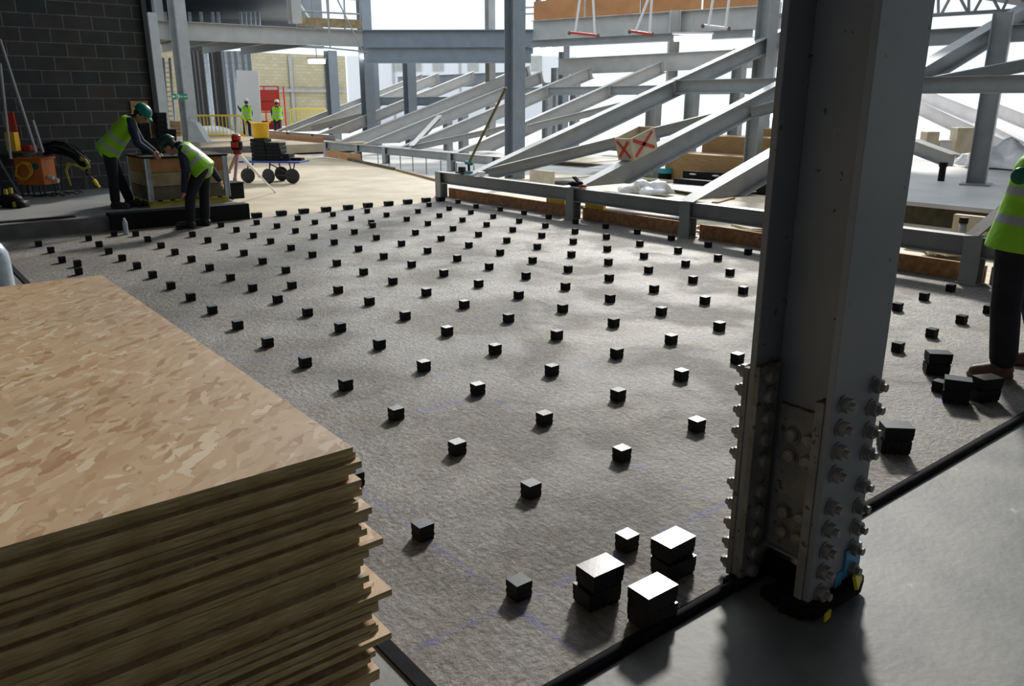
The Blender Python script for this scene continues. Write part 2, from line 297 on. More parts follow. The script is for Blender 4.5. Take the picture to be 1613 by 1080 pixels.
# ------------------------------------------------------------------ mesh helpers
class MB:
    def __init__(s): s.v = []; s.f = []; s.m = []
    def add(s, vs, fs, mi=0):
        k = len(s.v); s.v += [Vector(p) for p in vs]; s.f += [[k + i for i in f] for f in fs]; s.m += [mi] * len(fs); return s
    def box(s, c, d, rot=None, mi=0, top=None):
        c = Vector(c); hx, hy, hz = d[0] / 2, d[1] / 2, d[2] / 2
        q = [(-hx, -hy, -hz), (hx, -hy, -hz), (hx, hy, -hz), (-hx, hy, -hz), (-hx, -hy, hz), (hx, -hy, hz), (hx, hy, hz), (-hx, hy, hz)]
        if rot is not None:
            if isinstance(rot, (int, float)): rot = Matrix.Rotation(rot, 3, 'Z')
            q = [rot @ Vector(p) for p in q]
        s.add([c + Vector(p) for p in q], [(0, 3, 2, 1), (0, 1, 5, 4), (1, 2, 6, 5), (2, 3, 7, 6), (3, 0, 4, 7)], mi)
        k = len(s.v) - 8; s.f.append([k + 4, k + 5, k + 6, k + 7]); s.m.append(mi if top is None else top); return s
    def span(s, a, b, mi=0, top=None):       # axis-aligned box between two corners
        a = Vector(a); b = Vector(b); return s.box((a + b) / 2, [abs(x) for x in (b - a)], None, mi, top)
    def prism(s, prof, P, Q, side, up, mi=0):
        P = Vector(P); Q = Vector(Q); n = len(prof)
        vs = [P + side * a + up * b for a, b in prof] + [Q + side * a + up * b for a, b in prof]
        fs = [(i, (i + 1) % n, n + (i + 1) % n, n + i) for i in range(n)] + [tuple(range(n))[::-1], tuple(range(n, 2 * n))]
        return s.add(vs, fs, mi)
    def ibeam(s, P, Q, h, b, tf=0.012, tw=0.008, up=None, mi=0, side=None):
        P = Vector(P); Q = Vector(Q); d = (Q - P).normalized()
        if side is None:
            u = Vector(up) if up is not None else Vector((0, 0, 1))
            side = d.cross(u).normalized()
        up2 = side.cross(d).normalized()
        if up2.z < -1e-6: up2 = -up2
        w, t = b / 2, tw / 2
        prof = [(-w, 0), (w, 0), (w, -tf), (t, -tf), (t, -h + tf), (w, -h + tf), (w, -h), (-w, -h), (-w, -h + tf), (-t, -h + tf), (-t, -tf), (-w, -tf)]
        return s.prism(prof, P, Q, side, up2, mi)
    def tube(s, pts, r, n=8, mi=0, cap=True):
        pts = [Vector(p) for p in pts]; rs = r if isinstance(r, (list, tuple)) else [r] * len(pts)
        k = len(s.v); u = None
        for i, p in enumerate(pts):
            d = (pts[min(i + 1, len(pts) - 1)] - pts[max(i - 1, 0)]).normalized()
            if u is None: u = d.orthogonal().normalized()
            u = (u - d * u.dot(d))
            u = u.normalized() if u.length > 1e-6 else d.orthogonal().normalized()
            v = d.cross(u)
            for j in range(n):
                a = 2 * PI * j / n; s.v.append(p + (u * math.cos(a) + v * math.sin(a)) * rs[i])
        for i in range(len(pts) - 1):
            for j in range(n):
                s.f.append([k + i * n + j, k + i * n + (j + 1) % n, k + (i + 1) * n + (j + 1) % n, k + (i + 1) * n + j]); s.m.append(mi)
        if cap:
            s.f.append([k + j for j in range(n)][::-1]); s.m.append(mi)
            s.f.append([k + (len(pts) - 1) * n + j for j in range(n)]); s.m.append(mi)
        return s
    def lathe(s, c, prof, n=24, axis=(0, 0, 1), mi=0):   # prof: (radius, height)
        c = Vector(c); q = Vector((0, 0, 1)).rotation_difference(Vector(axis)); k = len(s.v)
        for r, h in prof:
            for j in range(n):
                a = 2 * PI * j / n; s.v.append(c + q @ Vector((r * math.cos(a), r * math.sin(a), h)))
        for i in range(len(prof) - 1):
            for j in range(n):
                s.f.append([k + i * n + j, k + i * n + (j + 1) % n, k + (i + 1) * n + (j + 1) % n, k + (i + 1) * n + j]); s.m.append(mi)
        s.f.append([k + j for j in range(n)][::-1]); s.m.append(mi)
        s.f.append([k + (len(prof) - 1) * n + j for j in range(n)]); s.m.append(mi)
        return s
    def cyl(s, c, r, h, n=20, axis=(0, 0, 1), mi=0, bev=0.0):
        b = bev
        pr = [(r - b, 0), (r, b), (r, h - b), (r - b, h)] if b else [(r, 0), (r, h)]
        return s.lathe(c, pr, n, axis, mi)
    def ball(s, c, r, rot=None, n=12, mi=0):             # ellipsoid, r = (rx, ry, rz)
        c = Vector(c); r = (r, r, r) if not isinstance(r, (tuple, list)) else r
        vs = []; m = n // 2
        for i in range(1, m):
            t = PI * i / m
            for j in range(n):
                a = 2 * PI * j / n; vs.append(Vector((r[0] * math.sin(t) * math.cos(a), r[1] * math.sin(t) * math.sin(a), r[2] * math.cos(t))))
        vs += [Vector((0, 0, r[2])), Vector((0, 0, -r[2]))]
        if rot is not None: vs = [rot @ v for v in vs]
        fs = []
        for i in range(m - 2):
            for j in range(n): fs.append((i * n + j, (i + 1) * n + j, (i + 1) * n + (j + 1) % n, i * n + (j + 1) % n))
        T = len(vs) - 2
        for j in range(n):
            fs.append((T, j, (j + 1) % n)); fs.append((T + 1, (m - 2) * n + (j + 1) % n, (m - 2) * n + j))
        return s.add([c + v for v in vs], fs, mi)
    def caps(s, a, b, ra, rb, n=12):                     # tapered limb with round ends
        a = Vector(a); b = Vector(b); s.ball(a, ra, None, n); s.ball(b, rb, None, n); s.tube([a, b], [ra, rb], n); return s
    def build(s, name, m, parent=None, smooth=False, bevel=0.0, origin=None, local=False):
        me = bpy.data.meshes.new(name)
        off = Vector((0, 0, 0))
        if not local:
            if parent is not None:
                p = parent
                while p is not None: off += p.location; p = p.parent
            elif origin is not None: off = Vector(origin)
        me.from_pydata([tuple(v - off) for v in s.v], [], s.f); me.update()
        for mm in (m if isinstance(m, (list, tuple)) else [m]): me.materials.append(M[mm] if isinstance(mm, str) else mm)
        me.polygons.foreach_set('material_index', s.m)
        bm = bmesh.new(); bm.from_mesh(me); bmesh.ops.recalc_face_normals(bm, faces=bm.faces); bm.to_mesh(me); bm.free()
        if smooth: me.polygons.foreach_set('use_smooth', [True] * len(me.polygons))
        o = bpy.data.objects.new(name, me); C.objects.link(o)
        if parent is not None: o.parent = parent
        elif origin is not None: o.location = origin
        if bevel:
            b = o.modifiers.new('bevel', 'BEVEL'); b.width = bevel; b.segments = 2; b.limit_method = 'ANGLE'
        return o

def tag(o, label, cat, group=None, kind=None):
    o['label'] = label; o['category'] = cat
    if group: o['group'] = group
    if kind: o['kind'] = kind
    return o
def thing(name, label, cat, loc=(0, 0, 0), group=None):
    o = bpy.data.objects.new(name, None); o.empty_display_size = 0.1; C.objects.link(o); o.location = loc
    return tag(o, label, cat, group)
def struct(o): o['kind'] = 'structure'; return o
def dup(root, loc, rz=0.0, label=None, group=None, scale=None):
    def cp(o, parent):
        c = o.copy(); C.objects.link(c)
        if parent is not None: c.parent = parent
        for ch in kids.get(o.name, []): cp(ch, c)
        return c
    kids = {}
    for o in list(C.objects):
        if o.parent is not None: kids.setdefault(o.parent.name, []).append(o)
    r = cp(root, None); r.location = loc; r.rotation_euler = (0, 0, rz)
    if scale: r.scale = scale
    if label: r['label'] = label
    if group: r['group'] = group
    return r
ORD = ['nearest', 'second', 'third', 'fourth', 'fifth', 'sixth', 'seventh', 'eighth', 'ninth', 'tenth', 'eleventh', 'twelfth', 'thirteenth', 'fourteenth', 'fifteenth', 'sixteenth', 'seventeenth', 'eighteenth', 'nineteenth', 'twentieth']
TENS = {20: 'twenti', 30: 'thirti', 40: 'forti', 50: 'fifti'}
def ordinal(n):                                          # 1-based word
    w = ['first'] + ORD[1:]
    if n <= 20: return w[n - 1]
    t = n // 10 * 10; u = n % 10
    base = {20: 'twenty', 30: 'thirty', 40: 'forty', 50: 'fifty'}[t]
    return {20: 'twentieth', 30: 'thirtieth', 40: 'fortieth', 50: 'fiftieth'}[t] if u == 0 else base + '-' + w[u - 1]
def poly(name, pts, z, m, thick=0.1, org=None):
    b = MB(); n = len(pts)
    b.add([(x, y, z) for x, y in pts] + [(x, y, z - thick) for x, y in pts], [tuple(range(n)), tuple(range(n, 2 * n))[::-1]] + [(i, n + i, n + (i + 1) % n, (i + 1) % n) for i in range(n)])
    return b.build(name, m)

# ------------------------------------------------------------------ setting: floors, walls, ceiling
struct(poly('floor', [(-0.45, -0.39), (6.98, -0.39), (6.98, 10.25), (-0.45, 10.25)], 0.0, 'slab', 0.12))
struct(poly('floor', [(-9, -9), (20, -9), (20, -0.45), (-9, -0.45)], -0.004, 'screed', 0.12))
struct(poly('floor', [(-9, -0.45), (-0.50, -0.45), (-0.50, 10.25), (-9, 10.25)], -0.004, 'screed', 0.12))
struct(poly('floor', [(2.98, 10.25), (6.98, 10.25), (6.98, 10.9), (8.45, 13.2), (9.3, 16.6), (10.05, 20.7), (9.9, 26.2), (2.98, 26.2)], -0.002, 'conc_warm', 0.12))
struct(poly('floor', [(-9, 10.42), (2.98, 10.42), (2.98, 26.2), (-9, 26.2)], 0.2, 'conc_blue', 0.3))
struct(poly('floor', [(-9, 26.35), (9.9, 26.35), (14, 26.35), (14, 60), (-9, 60)], 0.2, 'conc_warm', 0.3))
struct(poly('floor', [(-40, -30), (160, -30), (160, 140), (-40, 140)], -0.16, 'conc_pale', 0.1))
struct(poly('floor', [(7.02, -0.4), (20, -0.4), (20, 12), (7.02, 10.9)], -0.03, 'ply', 0.1))
# strips round the slab
struct(MB().span((-0.50, -0.45, -0.05), (7.0, -0.39, 0.004)).build('trim_1', 'foam'))
struct(MB().span((-0.50, -0.39, -0.05), (-0.45, 10.25, 0.006)).build('trim_2', 'foam'))
b = MB(); b.tube([(-0.5, -0.43, 0.008), (0.2, -0.425, 0.012), (0.75, -0.43, 0.012), (1.7, -0.425, 0.01), (3.4, -0.43, 0.012), (6.9, -0.43, 0.01)], 0.017, 10)
tag(b.build('foam_rod', 'foam', smooth=True), 'long black foam backing rod lying in the joint along the near edge of the slab', 'foam strip')
# kerb on the far side of the slab
struct(MB().span((-2.5, 10.25, -0.05), (1.0, 10.42, 0.2)).build('trim_3', 'conc_dark'))
struct(MB().span((-2.5, 10.42, 0.2), (0.62, 10.56, 0.215)).build('trim_4', 'black'))
b = MB().span((1.0, 10.2, 0.0), (2.97, 10.42, 0.235))
tag(b.build('black_edging_beam', 'black', bevel=0.01), 'long matt black beam along the kerb below the two bent-over workers', 'beam')
struct(MB().span((2.9, 26.2, -0.05), (9.95, 26.36, 0.21)).build('trim_5', 'conc_dark'))
# left wall
b = MB().span((-9, 14.3, 0.0), (2.85, 14.55, 7.6))
o = b.build('wall_left', 'blockwork', origin=(0, 14.3, 0.2)); struct(o)
struct(MB().span((2.85, 14.2, 0.2), (2.93, 14.6, 7.6)).build('trim_6', 'dark'))
# the dark part of the building behind and above the camera
struct(MB().span((-9.2, -9, -0.1), (-9, 14.5, 7.6)).build('wall_back', 'white'))
struct(MB().span((-9, -9.2, -0.1), (22, -9, 7.6)).build('wall_right', 'conc_pale'))
struct(MB().span((-9, -9, 7.6), (4.6, 14.5, 7.8)).build('ceiling', 'deck'))
struct(MB().span((4.6, -9, 7.6), (22, 1.2, 7.8)).build('ceiling', 'deck'))
# cream wall far away behind the rails
P = zp(400, 193, 0.2); Q = zp(549, 190, 0.2); d = Q - P; a = math.atan2(d.y, d.x)
o = MB().span((0, 0, -0.3), (d.length, 0.3, 4.75)).build('wall_far', 'cream', local=True); o.location = P; o.rotation_euler = (0, 0, a); struct(o)
for k, t in enumerate((0.42, 0.80, 0.86)):
    q = P.lerp(Q, t) - fw * 0.3; b = MB(); b.ibeam(q, q + Vector((0, 0, 4.6)), 0.25, 0.25, up=-fw, side=RV)
    struct(b.build('trim_%d' % (7 + k), 'steel_pale', origin=q))
b = MB(); q = P - fw * 0.35 + Vector((0, 0, 2.35)); b.ibeam(q, Q - fw * 0.35 + Vector((0, 0, 2.35)), 0.25, 0.2); struct(b.build('trim_10', 'steel_pale', origin=q))
P = gp(225, 200, 47); Q = gp(300, 196, 47); P.z = 0.2; Q.z = 0.2; d = Q - P; a = math.atan2(d.y, d.x)
o = MB().span((0, 0, -0.3), (d.length, 0.3, 8.2)).build('wall_far', 'cream', local=True); o.location = P; o.rotation_euler = (0, 0, a); struct(o)
P = gp(299, 200, 44); Q = gp(352, 196, 44); P.z = 0.2; Q.z = 0.2; d = Q - P; a = math.atan2(d.y, d.x)
o = MB().span((0, 0, -0.3), (d.length, 0.3, 7.2)).build('wall_far', 'dark', local=True); o.location = P; o.rotation_euler = (0, 0, a); struct(o)  # dark panel added behind the studs to darken their gaps
struct(MB().span((-3, 34, 4.0), (16.0, 34.2, 8)).build('wall_upper', 'deck'))
# white sheeted facade beyond the stand with small grey openings
P = zp(551, 182, 0.0); P = Vector((P.x * 0.8 + CAM.x * 0.2, P.y * 0.8 + CAM.y * 0.2, 0)); g0 = (P - CAM).dot(fw)
Q = gp(905, 176, g0); Q.z = 0; d = Q - P; a = math.atan2(d.y, d.x)
fac = thing('white_site_building', 'long white clad building with small grey windows behind the steel stand', 'building', P)
o = MB().span((0, 0, -0.3), (d.length, 0.4, 5.6)).build('wall', 'white', fac, local=True); o.rotation_euler = (0, 0, a)
for x in (628, 655, 690, 745, 845):
    q = gp(x, 100, g0 - 0.15); l = (q - P).dot(d.normalized()); zz = q.z
    o = MB().box((l, -0.05, zz), (1.0, 0.12, 1.35)).build('window', 'steel_pale', fac, local=True); o.rotation_euler = (0, 0, a)
for x in (620, 725, 800):
    q = gp(x, 130, g0 - 0.15); l = (q - P).dot(d.normalized())
    o = MB().box((l, -0.05, 2.8), (0.2, 0.12, 5.6)).build('cladding_post', 'steel_pale', fac, local=True); o.rotation_euler = (0, 0, a)

# ------------------------------------------------------------------ rubber blocks on the slab
BLOCKS = [(-0.009, 9.463, 0), (0.028, 8.876, 0), (0.011, 8.118, 0), (0.099, 7.769, 0), (0.019, 7.302, 0), (0.574, 9.533, 0), (0.573, 8.955, 0), (0.552, 8.375, 0), (0.565, 7.813, 0), (0.577, 7.241, 0), (0.575, 6.642, 0), (0.57, 6.008, 0), (0.57, 5.415, 0), (0.928, 9.747, 0), (1.149, 9.545, 0), (1.151, 8.981, 0), (1.15, 8.393, 0), (1.149, 7.833, 0), (1.159, 7.26, 0), (1.781, 9.751, 0), (1.728, 9.025, 0), (1.734, 8.432, 0), (1.737, 7.842, 0), (1.765, 7.276, 0), (1.741, 6.651, 0), (1.745, 6.034, 0), (1.159, 6.657, 0), (1.156, 6.028, 0), (1.154, 5.437, 0), (1.156, 4.848, 0), (1.165, 4.244, 0), (0.563, 4.822, 0), (1.492, 5.305, 0), (1.751, 4.847, 0), (1.762, 4.264, 0), (2.324, 9.642, 0), (2.335, 9.061, 0), (2.333, 8.445, 0), (2.332, 7.865, 0), (2.343, 7.266, 0), (2.347, 6.68, 0), (2.341, 6.051, 0), (2.342, 5.444, 0), (3.094, 10.264, 1), (3.492, 10.255, 1), (3.878, 10.277, 1), (4.261, 10.263, 1), (4.664, 10.276, 1), (5.053, 10.311, 1), (2.816, 9.555, 0), (2.914, 9.05, 0), (2.937, 8.476, 0), (2.928, 7.874, 0), (2.935, 7.308, 0), (2.95, 6.696, 0), (3.485, 9.632, 0), (3.496, 9.056, 0), (3.509, 8.463, 0), (3.527, 7.895, 0), (3.521, 7.281, 0), (4.085, 9.663, 0), (4.1, 9.083, 0), (4.133, 8.527, 0), (4.005, 8.254, 0), (4.695, 9.679, 0), (5.448, 10.3, 1), (5.839, 10.313, 1), (6.233, 10.334, 1), (6.504, 10.279, 1), (6.551, 9.795, 0), (4.716, 9.097, 0), (4.718, 8.498, 0), (4.73, 7.932, 0), (4.736, 7.297, 0), (4.717, 6.669, 0), (4.715, 6.056, 0), (4.723, 5.463, 0), (5.917, 9.748, 0), (5.328, 9.157, 0), (5.317, 8.52, 0), (5.328, 7.912, 0), (5.327, 7.308, 0), (5.319, 6.695, 0), (5.312, 6.07, 0), (5.922, 9.142, 0), (5.927, 8.535, 0), (5.911, 7.922, 0), (5.916, 7.294, 0), (6.416, 9.068, 0), (6.509, 8.522, 0), (6.539, 7.944, 0), (4.142, 7.324, 0), (4.141, 6.7, 0), (4.137, 6.077, 0), (4.131, 5.437, 0), (4.121, 4.83, 0), (3.548, 6.696, 0), (3.532, 6.071, 0), (3.531, 5.452, 0), (3.531, 4.851, 0), (3.537, 4.234, 0), (2.944, 6.08, 0), (2.943, 5.473, 0), (2.957, 4.866, 0), (2.948, 4.244, 0), (2.952, 3.628, 0), (2.35, 4.861, 0), (2.35, 4.249, 0), (2.355, 3.646, 0), (1.751, 3.638, 0), (2.373, 3.042, 0), (6.533, 7.339, 0), (6.513, 6.713, 0), (6.534, 6.111, 0), (6.516, 5.49, 0), (6.487, 4.865, 0), (6.454, 4.246, 0), (6.425, 3.639, 0), (5.917, 6.7, 0), (5.893, 6.054, 0), (5.91, 5.47, 0), (5.861, 4.833, 0), (5.867, 4.225, 0), (5.859, 3.636, 0), (5.32, 5.466, 0), (5.289, 4.83, 0), (5.294, 4.242, 0), (5.305, 3.641, 0), (5.311, 3.057, 0), (4.701, 4.824, 0), (4.713, 4.234, 0), (4.738, 3.665, 0), (4.719, 3.058, 0), (4.723, 2.464, 0), (4.102, 4.221, 0), (4.13, 3.639, 0), (4.115, 3.027, 0), (4.122, 2.432, 0), (3.526, 3.625, 0), (3.514, 3.012, 0), (3.524, 2.414, 0), (3.522, 1.81, 0), (2.938, 3.009, 0), (2.948, 2.408, 0), (2.947, 1.807, 0), (2.357, 2.427, 0), (2.385, 1.82, 0), (2.954, 1.218, 0), (0.557, 4.213, 0), (0.557, 3.608, 0), (0.574, 2.999, 0), (0.579, 2.414, 0), (0.577, 1.794, 0), (1.164, 3.644, 0), (1.18, 3.054, 0), (1.163, 2.424, 0), (1.761, 3.032, 0), (1.768, 2.428, 0), (1.779, 1.822, 0), (1.786, 1.221, 0), (1.182, 1.835, 0), (1.19, 1.212, 0), (1.189, 0.611, 0), (0.582, 1.19, 0), (2.373, 1.225, 0), (0.002, 1.201, 0), (-0.004, 0.594, 0), (0.582, 0.597, 0), (0.051, 0.026, 0), (1.786, 0.62, 0), (0.598, 0.008, 0), (5.234, 1.245, 0), (5.799, 1.285, 0), (5.235, 0.714, 0), (4.645, 0.678, 0), (4.082, 0.658, 0), (5.756, 0.719, 0), (6.341, 1.293, 0), (3.471, 0.083, 0)]
def block_mesh(sx, sy, sz, ribs):
    b = MB(); n = ribs; h = sz / n
    for k in range(n):
        ins = 0.0 if k % 2 == n % 2 or k == n - 1 else 0.0016
        z0 = k * h; z1 = (k + 1) * h
        b.box((0, 0, (z0 + z1) / 2), (sx - 2 * ins, sy - 2 * ins, h), None, 0, 1 if k == n - 1 else None)
    return b
small = block_mesh(0.071, 0.067, 0.069, 5).build('isolation_block', ['rubber', 'rubber_top'])
b = block_mesh(0.145, 0.098, 0.066, 3)
for k in range(5): b.box((-0.058 + k * 0.029, 0, -0.004), (0.014, 0.092, 0.010))
big = b.build('isolation_block', ['rubber', 'rubber_top'])
big.location.z = 0.01
rows = {}
for x, y, wd in BLOCKS:
    rows.setdefault(17 if wd else int(round(y / 0.585 + 0.02)), []).append((x, y, wd))
first = {0: True, 1: True}
G1 = 'small black blocks set out in rows on the slab'
G2 = 'long black blocks laid across the far edge of the slab'
rr = random.Random(3)
for k in sorted(rows):
    r = sorted(rows[k]); n = len(r)
    for i, (x, y, wd) in enumerate(r):
        if wd:
            lab = 'long low black block on the far slab edge, %s from the left' % ordinal(i + 1)
            src = big
        else:
            rowtxt = 'front row' if k == 0 else ('%s row from the front' % ordinal(k + 1))
            lab = 'small black block, %s from the left in the %s' % (ordinal(i + 1), rowtxt)
            src = small
        j = 1 if wd else 0
        if first[j]: o = src; first[j] = False
        else: o = src.copy(); C.objects.link(o)
        tag(o, lab, 'block', G2 if wd else G1)
        o.location = (x, y, 0.009 if wd else 0.0); o.rotation_euler = (0, 0, rr.uniform(-0.05, 0.05))
# stacked pairs of long blocks
def pair(x, y, rz, where, dx=0.0, dy=0.0, loc2=None):
    for lv in (0, 1):
        o = big.copy(); C.objects.link(o)
        o.location = (x + (dx if lv == 0 else 0), y + (dy if lv == 0 else 0), 0.009 + lv * 0.0745)
        o.rotation_euler = (0, 0, rz + (0.03 if lv else -0.04))
        tag(o, '%s long black block of the pair %s' % ('upper' if lv else 'lower', where), 'block', 'long black blocks stacked in pairs')
for (px, py), rz, where, dx, dy in (((945.3, 892.5), -0.07, 'in front, left of the three near the column', -0.008, 0.004),
                                   ((1060.6, 848.9), -0.02, 'closest to the bolted column foot', -0.004, -0.01),
                                   ((1028.6, 925.3), -0.05, 'in front, touching the black edge rod', 0.01, 0.006)):
    q = zp(px, py, 0.14); pair(q.x, q.y, rz, where, dx, dy)
for (px, py), rz, where, dx, dy in (((1479, 556.2), -0.85, 'farthest back near the person at the right edge', -0.005, 0),
                                   ((1509.7, 597.8), -1.15, 'between the other two pairs near the right edge', 0.005, 0.0),
                                   ((1555.9, 595.4), -0.45, 'directly before the boots at the right edge', 0, 0.006),
                                   ((1413, 671), -0.8, 'just right of the bolted column', 0.0, 0.004)):
    q = zp(px, py, 0.14); pair(q.x, q.y, rz, where, dx, dy)

# ------------------------------------------------------------------ stack of strand boards
jut = [0, 8, 12, 6, -4, 14, 18, 22, 4, 26, 22, 30, 10, 26, 12, 54, 22, 10, 4, 12, -4, 10, 26, 62, 30, 14, 44, 22, 8, 40, 56, 16, 6, 30, 12, 26, 8, 34, 14, 20, 4, 26, 10, 18, 30, 8, 22, 12, 26, 6, 18, 24, 10, 14]
nsh = len(jut); zt = 0.975; th = 0.0178
x0, y0 = -0.785, -0.395
sheet = MB().box((-0.61, 1.22, 0), (1.22, 2.44, 0.0172), None, 1, 0).build('osb_sheet', ['osb', 'osb_edge'])
r2 = random.Random(11)
for k in range(nsh):
    o = sheet if k == 0 else sheet.copy()
    if k: C.objects.link(o)
    o.location = (x0 + jut[k] / 760.0, y0 - (0.0 if k == 0 else r2.uniform(-0.028, 0.012)), zt - th * (k + 0.5))
    o.rotation_euler = (0, 0, 0 if k == 0 else r2.uniform(-0.006, 0.006))
    lab = 'topmost sheet of strand board on the tall stack, its whole flaky face showing' if k == 0 else 'sheet of strand board in the tall stack, %s down from the top' % ordinal(k + 1)
    if jut[k] >= 54: lab = 'strand board sheet sticking far out of the tall stack, %s down from the top' % ordinal(k + 1)
    tag(o, lab, 'board', 'strand boards stacked at the lower left')
for k, yy in enumerate((-0.1, 0.9, 1.8)):
    o = MB().box((0, 0, 0), (1.1, 0.09, 0.012)).build('bearer', 'timber', local=True); o.location = (-1.4, yy, 0.004)
    tag(o, 'flat timber bearer on the floor under the board stack, %s from the camera' % ORD[k], 'timber', 'bearers under the board stack')

# ------------------------------------------------------------------ big steel column with bolted splice
cx0, cx1, cyA, cyB = 0.745, 1.052, -0.392, -0.712      # flange edges; outer faces of the two flanges
tf = 0.025; xm = (cx0 + cx1) / 2; Dn = cyA - cyB
col = thing('steel_column', 'huge dark grey steel column with a bolted splice, in front at the right', 'column', (xm, (cyA + cyB) / 2, 0))
b = MB(); b.ibeam((xm, cyA, 0.05), (xm, cyA, 6.5), Dn, cx1 - cx0, tf, 0.017, side=Vector((1, 0, 0)))
# ibeam's depth direction comes from side x axis; build the section explicitly instead
b = MB()
b.span((cx0, cyA - tf, 0.0), (cx1, cyA, 7.6)); b.span((cx0, cyB, 0.07), (cx1, cyB + tf, 7.6)); b.span((xm - 0.009, cyB + tf, 0.12), (xm + 0.009, cyA - tf, 7.6))
b.build('column_shaft', 'steel_col', col, bevel=0.003)
b = MB().span((cx0 - 0.004, cyA, 0.02), (cx1, cyA + 0.022, 0.845)); b.build('outer_splice_plate', 'steel_foot', col, bevel=0.003)
for s0, s1 in ((cx0 - 0.006, xm - 0.035), (xm + 0.035, cx1)):
    b = MB().span((s0, cyA - tf - 0.022, 0.02), (s1, cyA - tf, 0.858)); b.span((s0, cyA - tf - 0.0225, 0.858), (s1, cyA - tf, 0.861), 1); b.build('inner_splice_plate', ['steel_foot', 'rust'], col, bevel=0.002)
    b = MB().span((s0, cyB + tf, 0.07), (s1, cyB + tf + 0.03, 0.80)); b.span((s0, cyB + tf, 0.80), (s1, cyB + tf + 0.0305, 0.803), 1); b.build('inner_splice_plate', ['steel_foot', 'rust'], col, bevel=0.002)
b = MB().span((xm - 0.024, cyB + tf + 0.035, 0.145), (xm - 0.009, cyA - tf - 0.03, 0.70)); b.span((xm - 0.025, cyB + tf + 0.035, 0.70), (xm - 0.009, cyA - tf - 0.03, 0.705), 1); b.build('web_splice_plate', ['steel_foot', 'rust'], col, bevel=0.002)
b = MB().span((xm - 0.03, cyB + 0.05, 0.128), (xm - 0.002, cyA - 0.04, 0.136)); b.build('bottom_plate', 'alu', col)
def nut(p, ax, head=True, mat_='bolt'):
    b = MB(); ax = Vector(ax)
    b.cyl(p, 0.032, 0.005, 18, ax)
    if head: b.lathe(Vector(p) + ax * 0.005, [(0.027, 0), (0.027, 0.010), (0.021, 0.017), (0.009, 0.020)], 14, ax)
    else:
        b.cyl(Vector(p) + ax * 0.005, 0.026, 0.024, 6, ax); b.cyl(Vector(p) + ax * 0.029, 0.014, 0.018, 12, ax)
    return b.build('bolt', mat_, col)
zs = [0.055, 0.135, 0.215, 0.295, 0.375, 0.50, 0.585, 0.67, 0.755, 0.83][:10]
zs = [0.045, 0.128, 0.211, 0.294, 0.377, 0.500, 0.583, 0.666, 0.749, 0.832 - 0.012]
for z in zs:
    nut((cx0 + 0.055, cyA - tf - 0.022, z), (0, -1, 0)); nut((cx1 - 0.06, cyA - tf - 0.022, z), (0, -1, 0))
    nut((cx0 + 0.035, cyA + 0.022, z), (0, 1, 0), False)
for z in zs[:-1]:
    nut((cx0 + 0.062, cyB, z + 0.045), (0, -1, 0), False); nut((cx1 - 0.055, cyB, z + 0.07), (0, -1, 0), False)
for z in (0.215, 0.295, 0.52, 0.60):
    for yy in (cyA - 0.115, cyB + 0.135): nut((xm - 0.024, yy, z), (-1, 0, 0))
# packing, added shade filler and tape at the foot
gk = MB(); gk.tube([(cx0 - 0.015, cyB + 0.05, 0.03), (cx0 + 0.01, cyB - 0.01, 0.035), (cx1 - 0.05, cyB - 0.025, 0.04), (cx1 + 0.01, cyB - 0.005, 0.04), (cx1 + 0.03, cyB + 0.08, 0.03)], 0.03, 8); gk.span((cx0 + 0.01, cyB + 0.0, 0.0), (cx1 - 0.01, cyB + 0.05, 0.066))
tag(gk.build('foot_gasket', 'foam', smooth=True), 'black foam gasket wrapped round the foot of the big column', 'gasket')
b = MB().span((cx0 - 0.05, cyA - 0.0, 0), (xm, cyA - 0.07, 0.03)); b.span((xm - 0.02, cyB + 0.055, 0.0), (xm + 0.05, cyA - 0.05, 0.10)); b.box((cx0 + 0.02, cyB + 0.06, 0.035), (0.09, 0.09, 0.07), 0.3)  # second span is added black filler giving the shade under the web
b.box((cx0 + 0.05, cyB + 0.14, 0.02), (0.12, 0.08, 0.04), -0.2)
tag(b.build('packing_and_shade_filler', 'foam', bevel=0.004), 'black shredded packing and added shade filler under the web of the big column', 'packing')
b = MB().span((cx1 - 0.10, cyB - 0.010, 0.09), (cx1 + 0.004, cyB - 0.001, 0.20)); b.span((cx1 + 0.0, cyB - 0.006, 0.06), (cx1 + 0.005, cyB + 0.05, 0.15)); b.span((cx1 - 0.145, cyB - 0.005, 0.03), (cx1 - 0.10, cyB - 0.001, 0.12))
tag(b.build('blue_tape_patch', 'bluetape'), 'crumpled blue tape patch on the foot of the big column', 'tape')
b = MB().box((cx1 - 0.05, cyB - 0.035, 0.085), (0.085, 0.012, 0.05), Matrix.Rotation(0.35, 3, 'Z') @ Matrix.Rotation(-0.3, 3, 'X'))
tag(b.build('yellow_tape_patch', 'yellow'), 'yellow tape patch below the blue tape at the column foot', 'tape')
b = MB().box((cx0 + 0.045, cyB - 0.052, 0.03), (0.04, 0.006, 0.032), 0.1)
tag(b.build('yellow_tape_patch', 'yellow'), 'small yellow tape tab on the black gasket at the column foot, left one', 'tape')

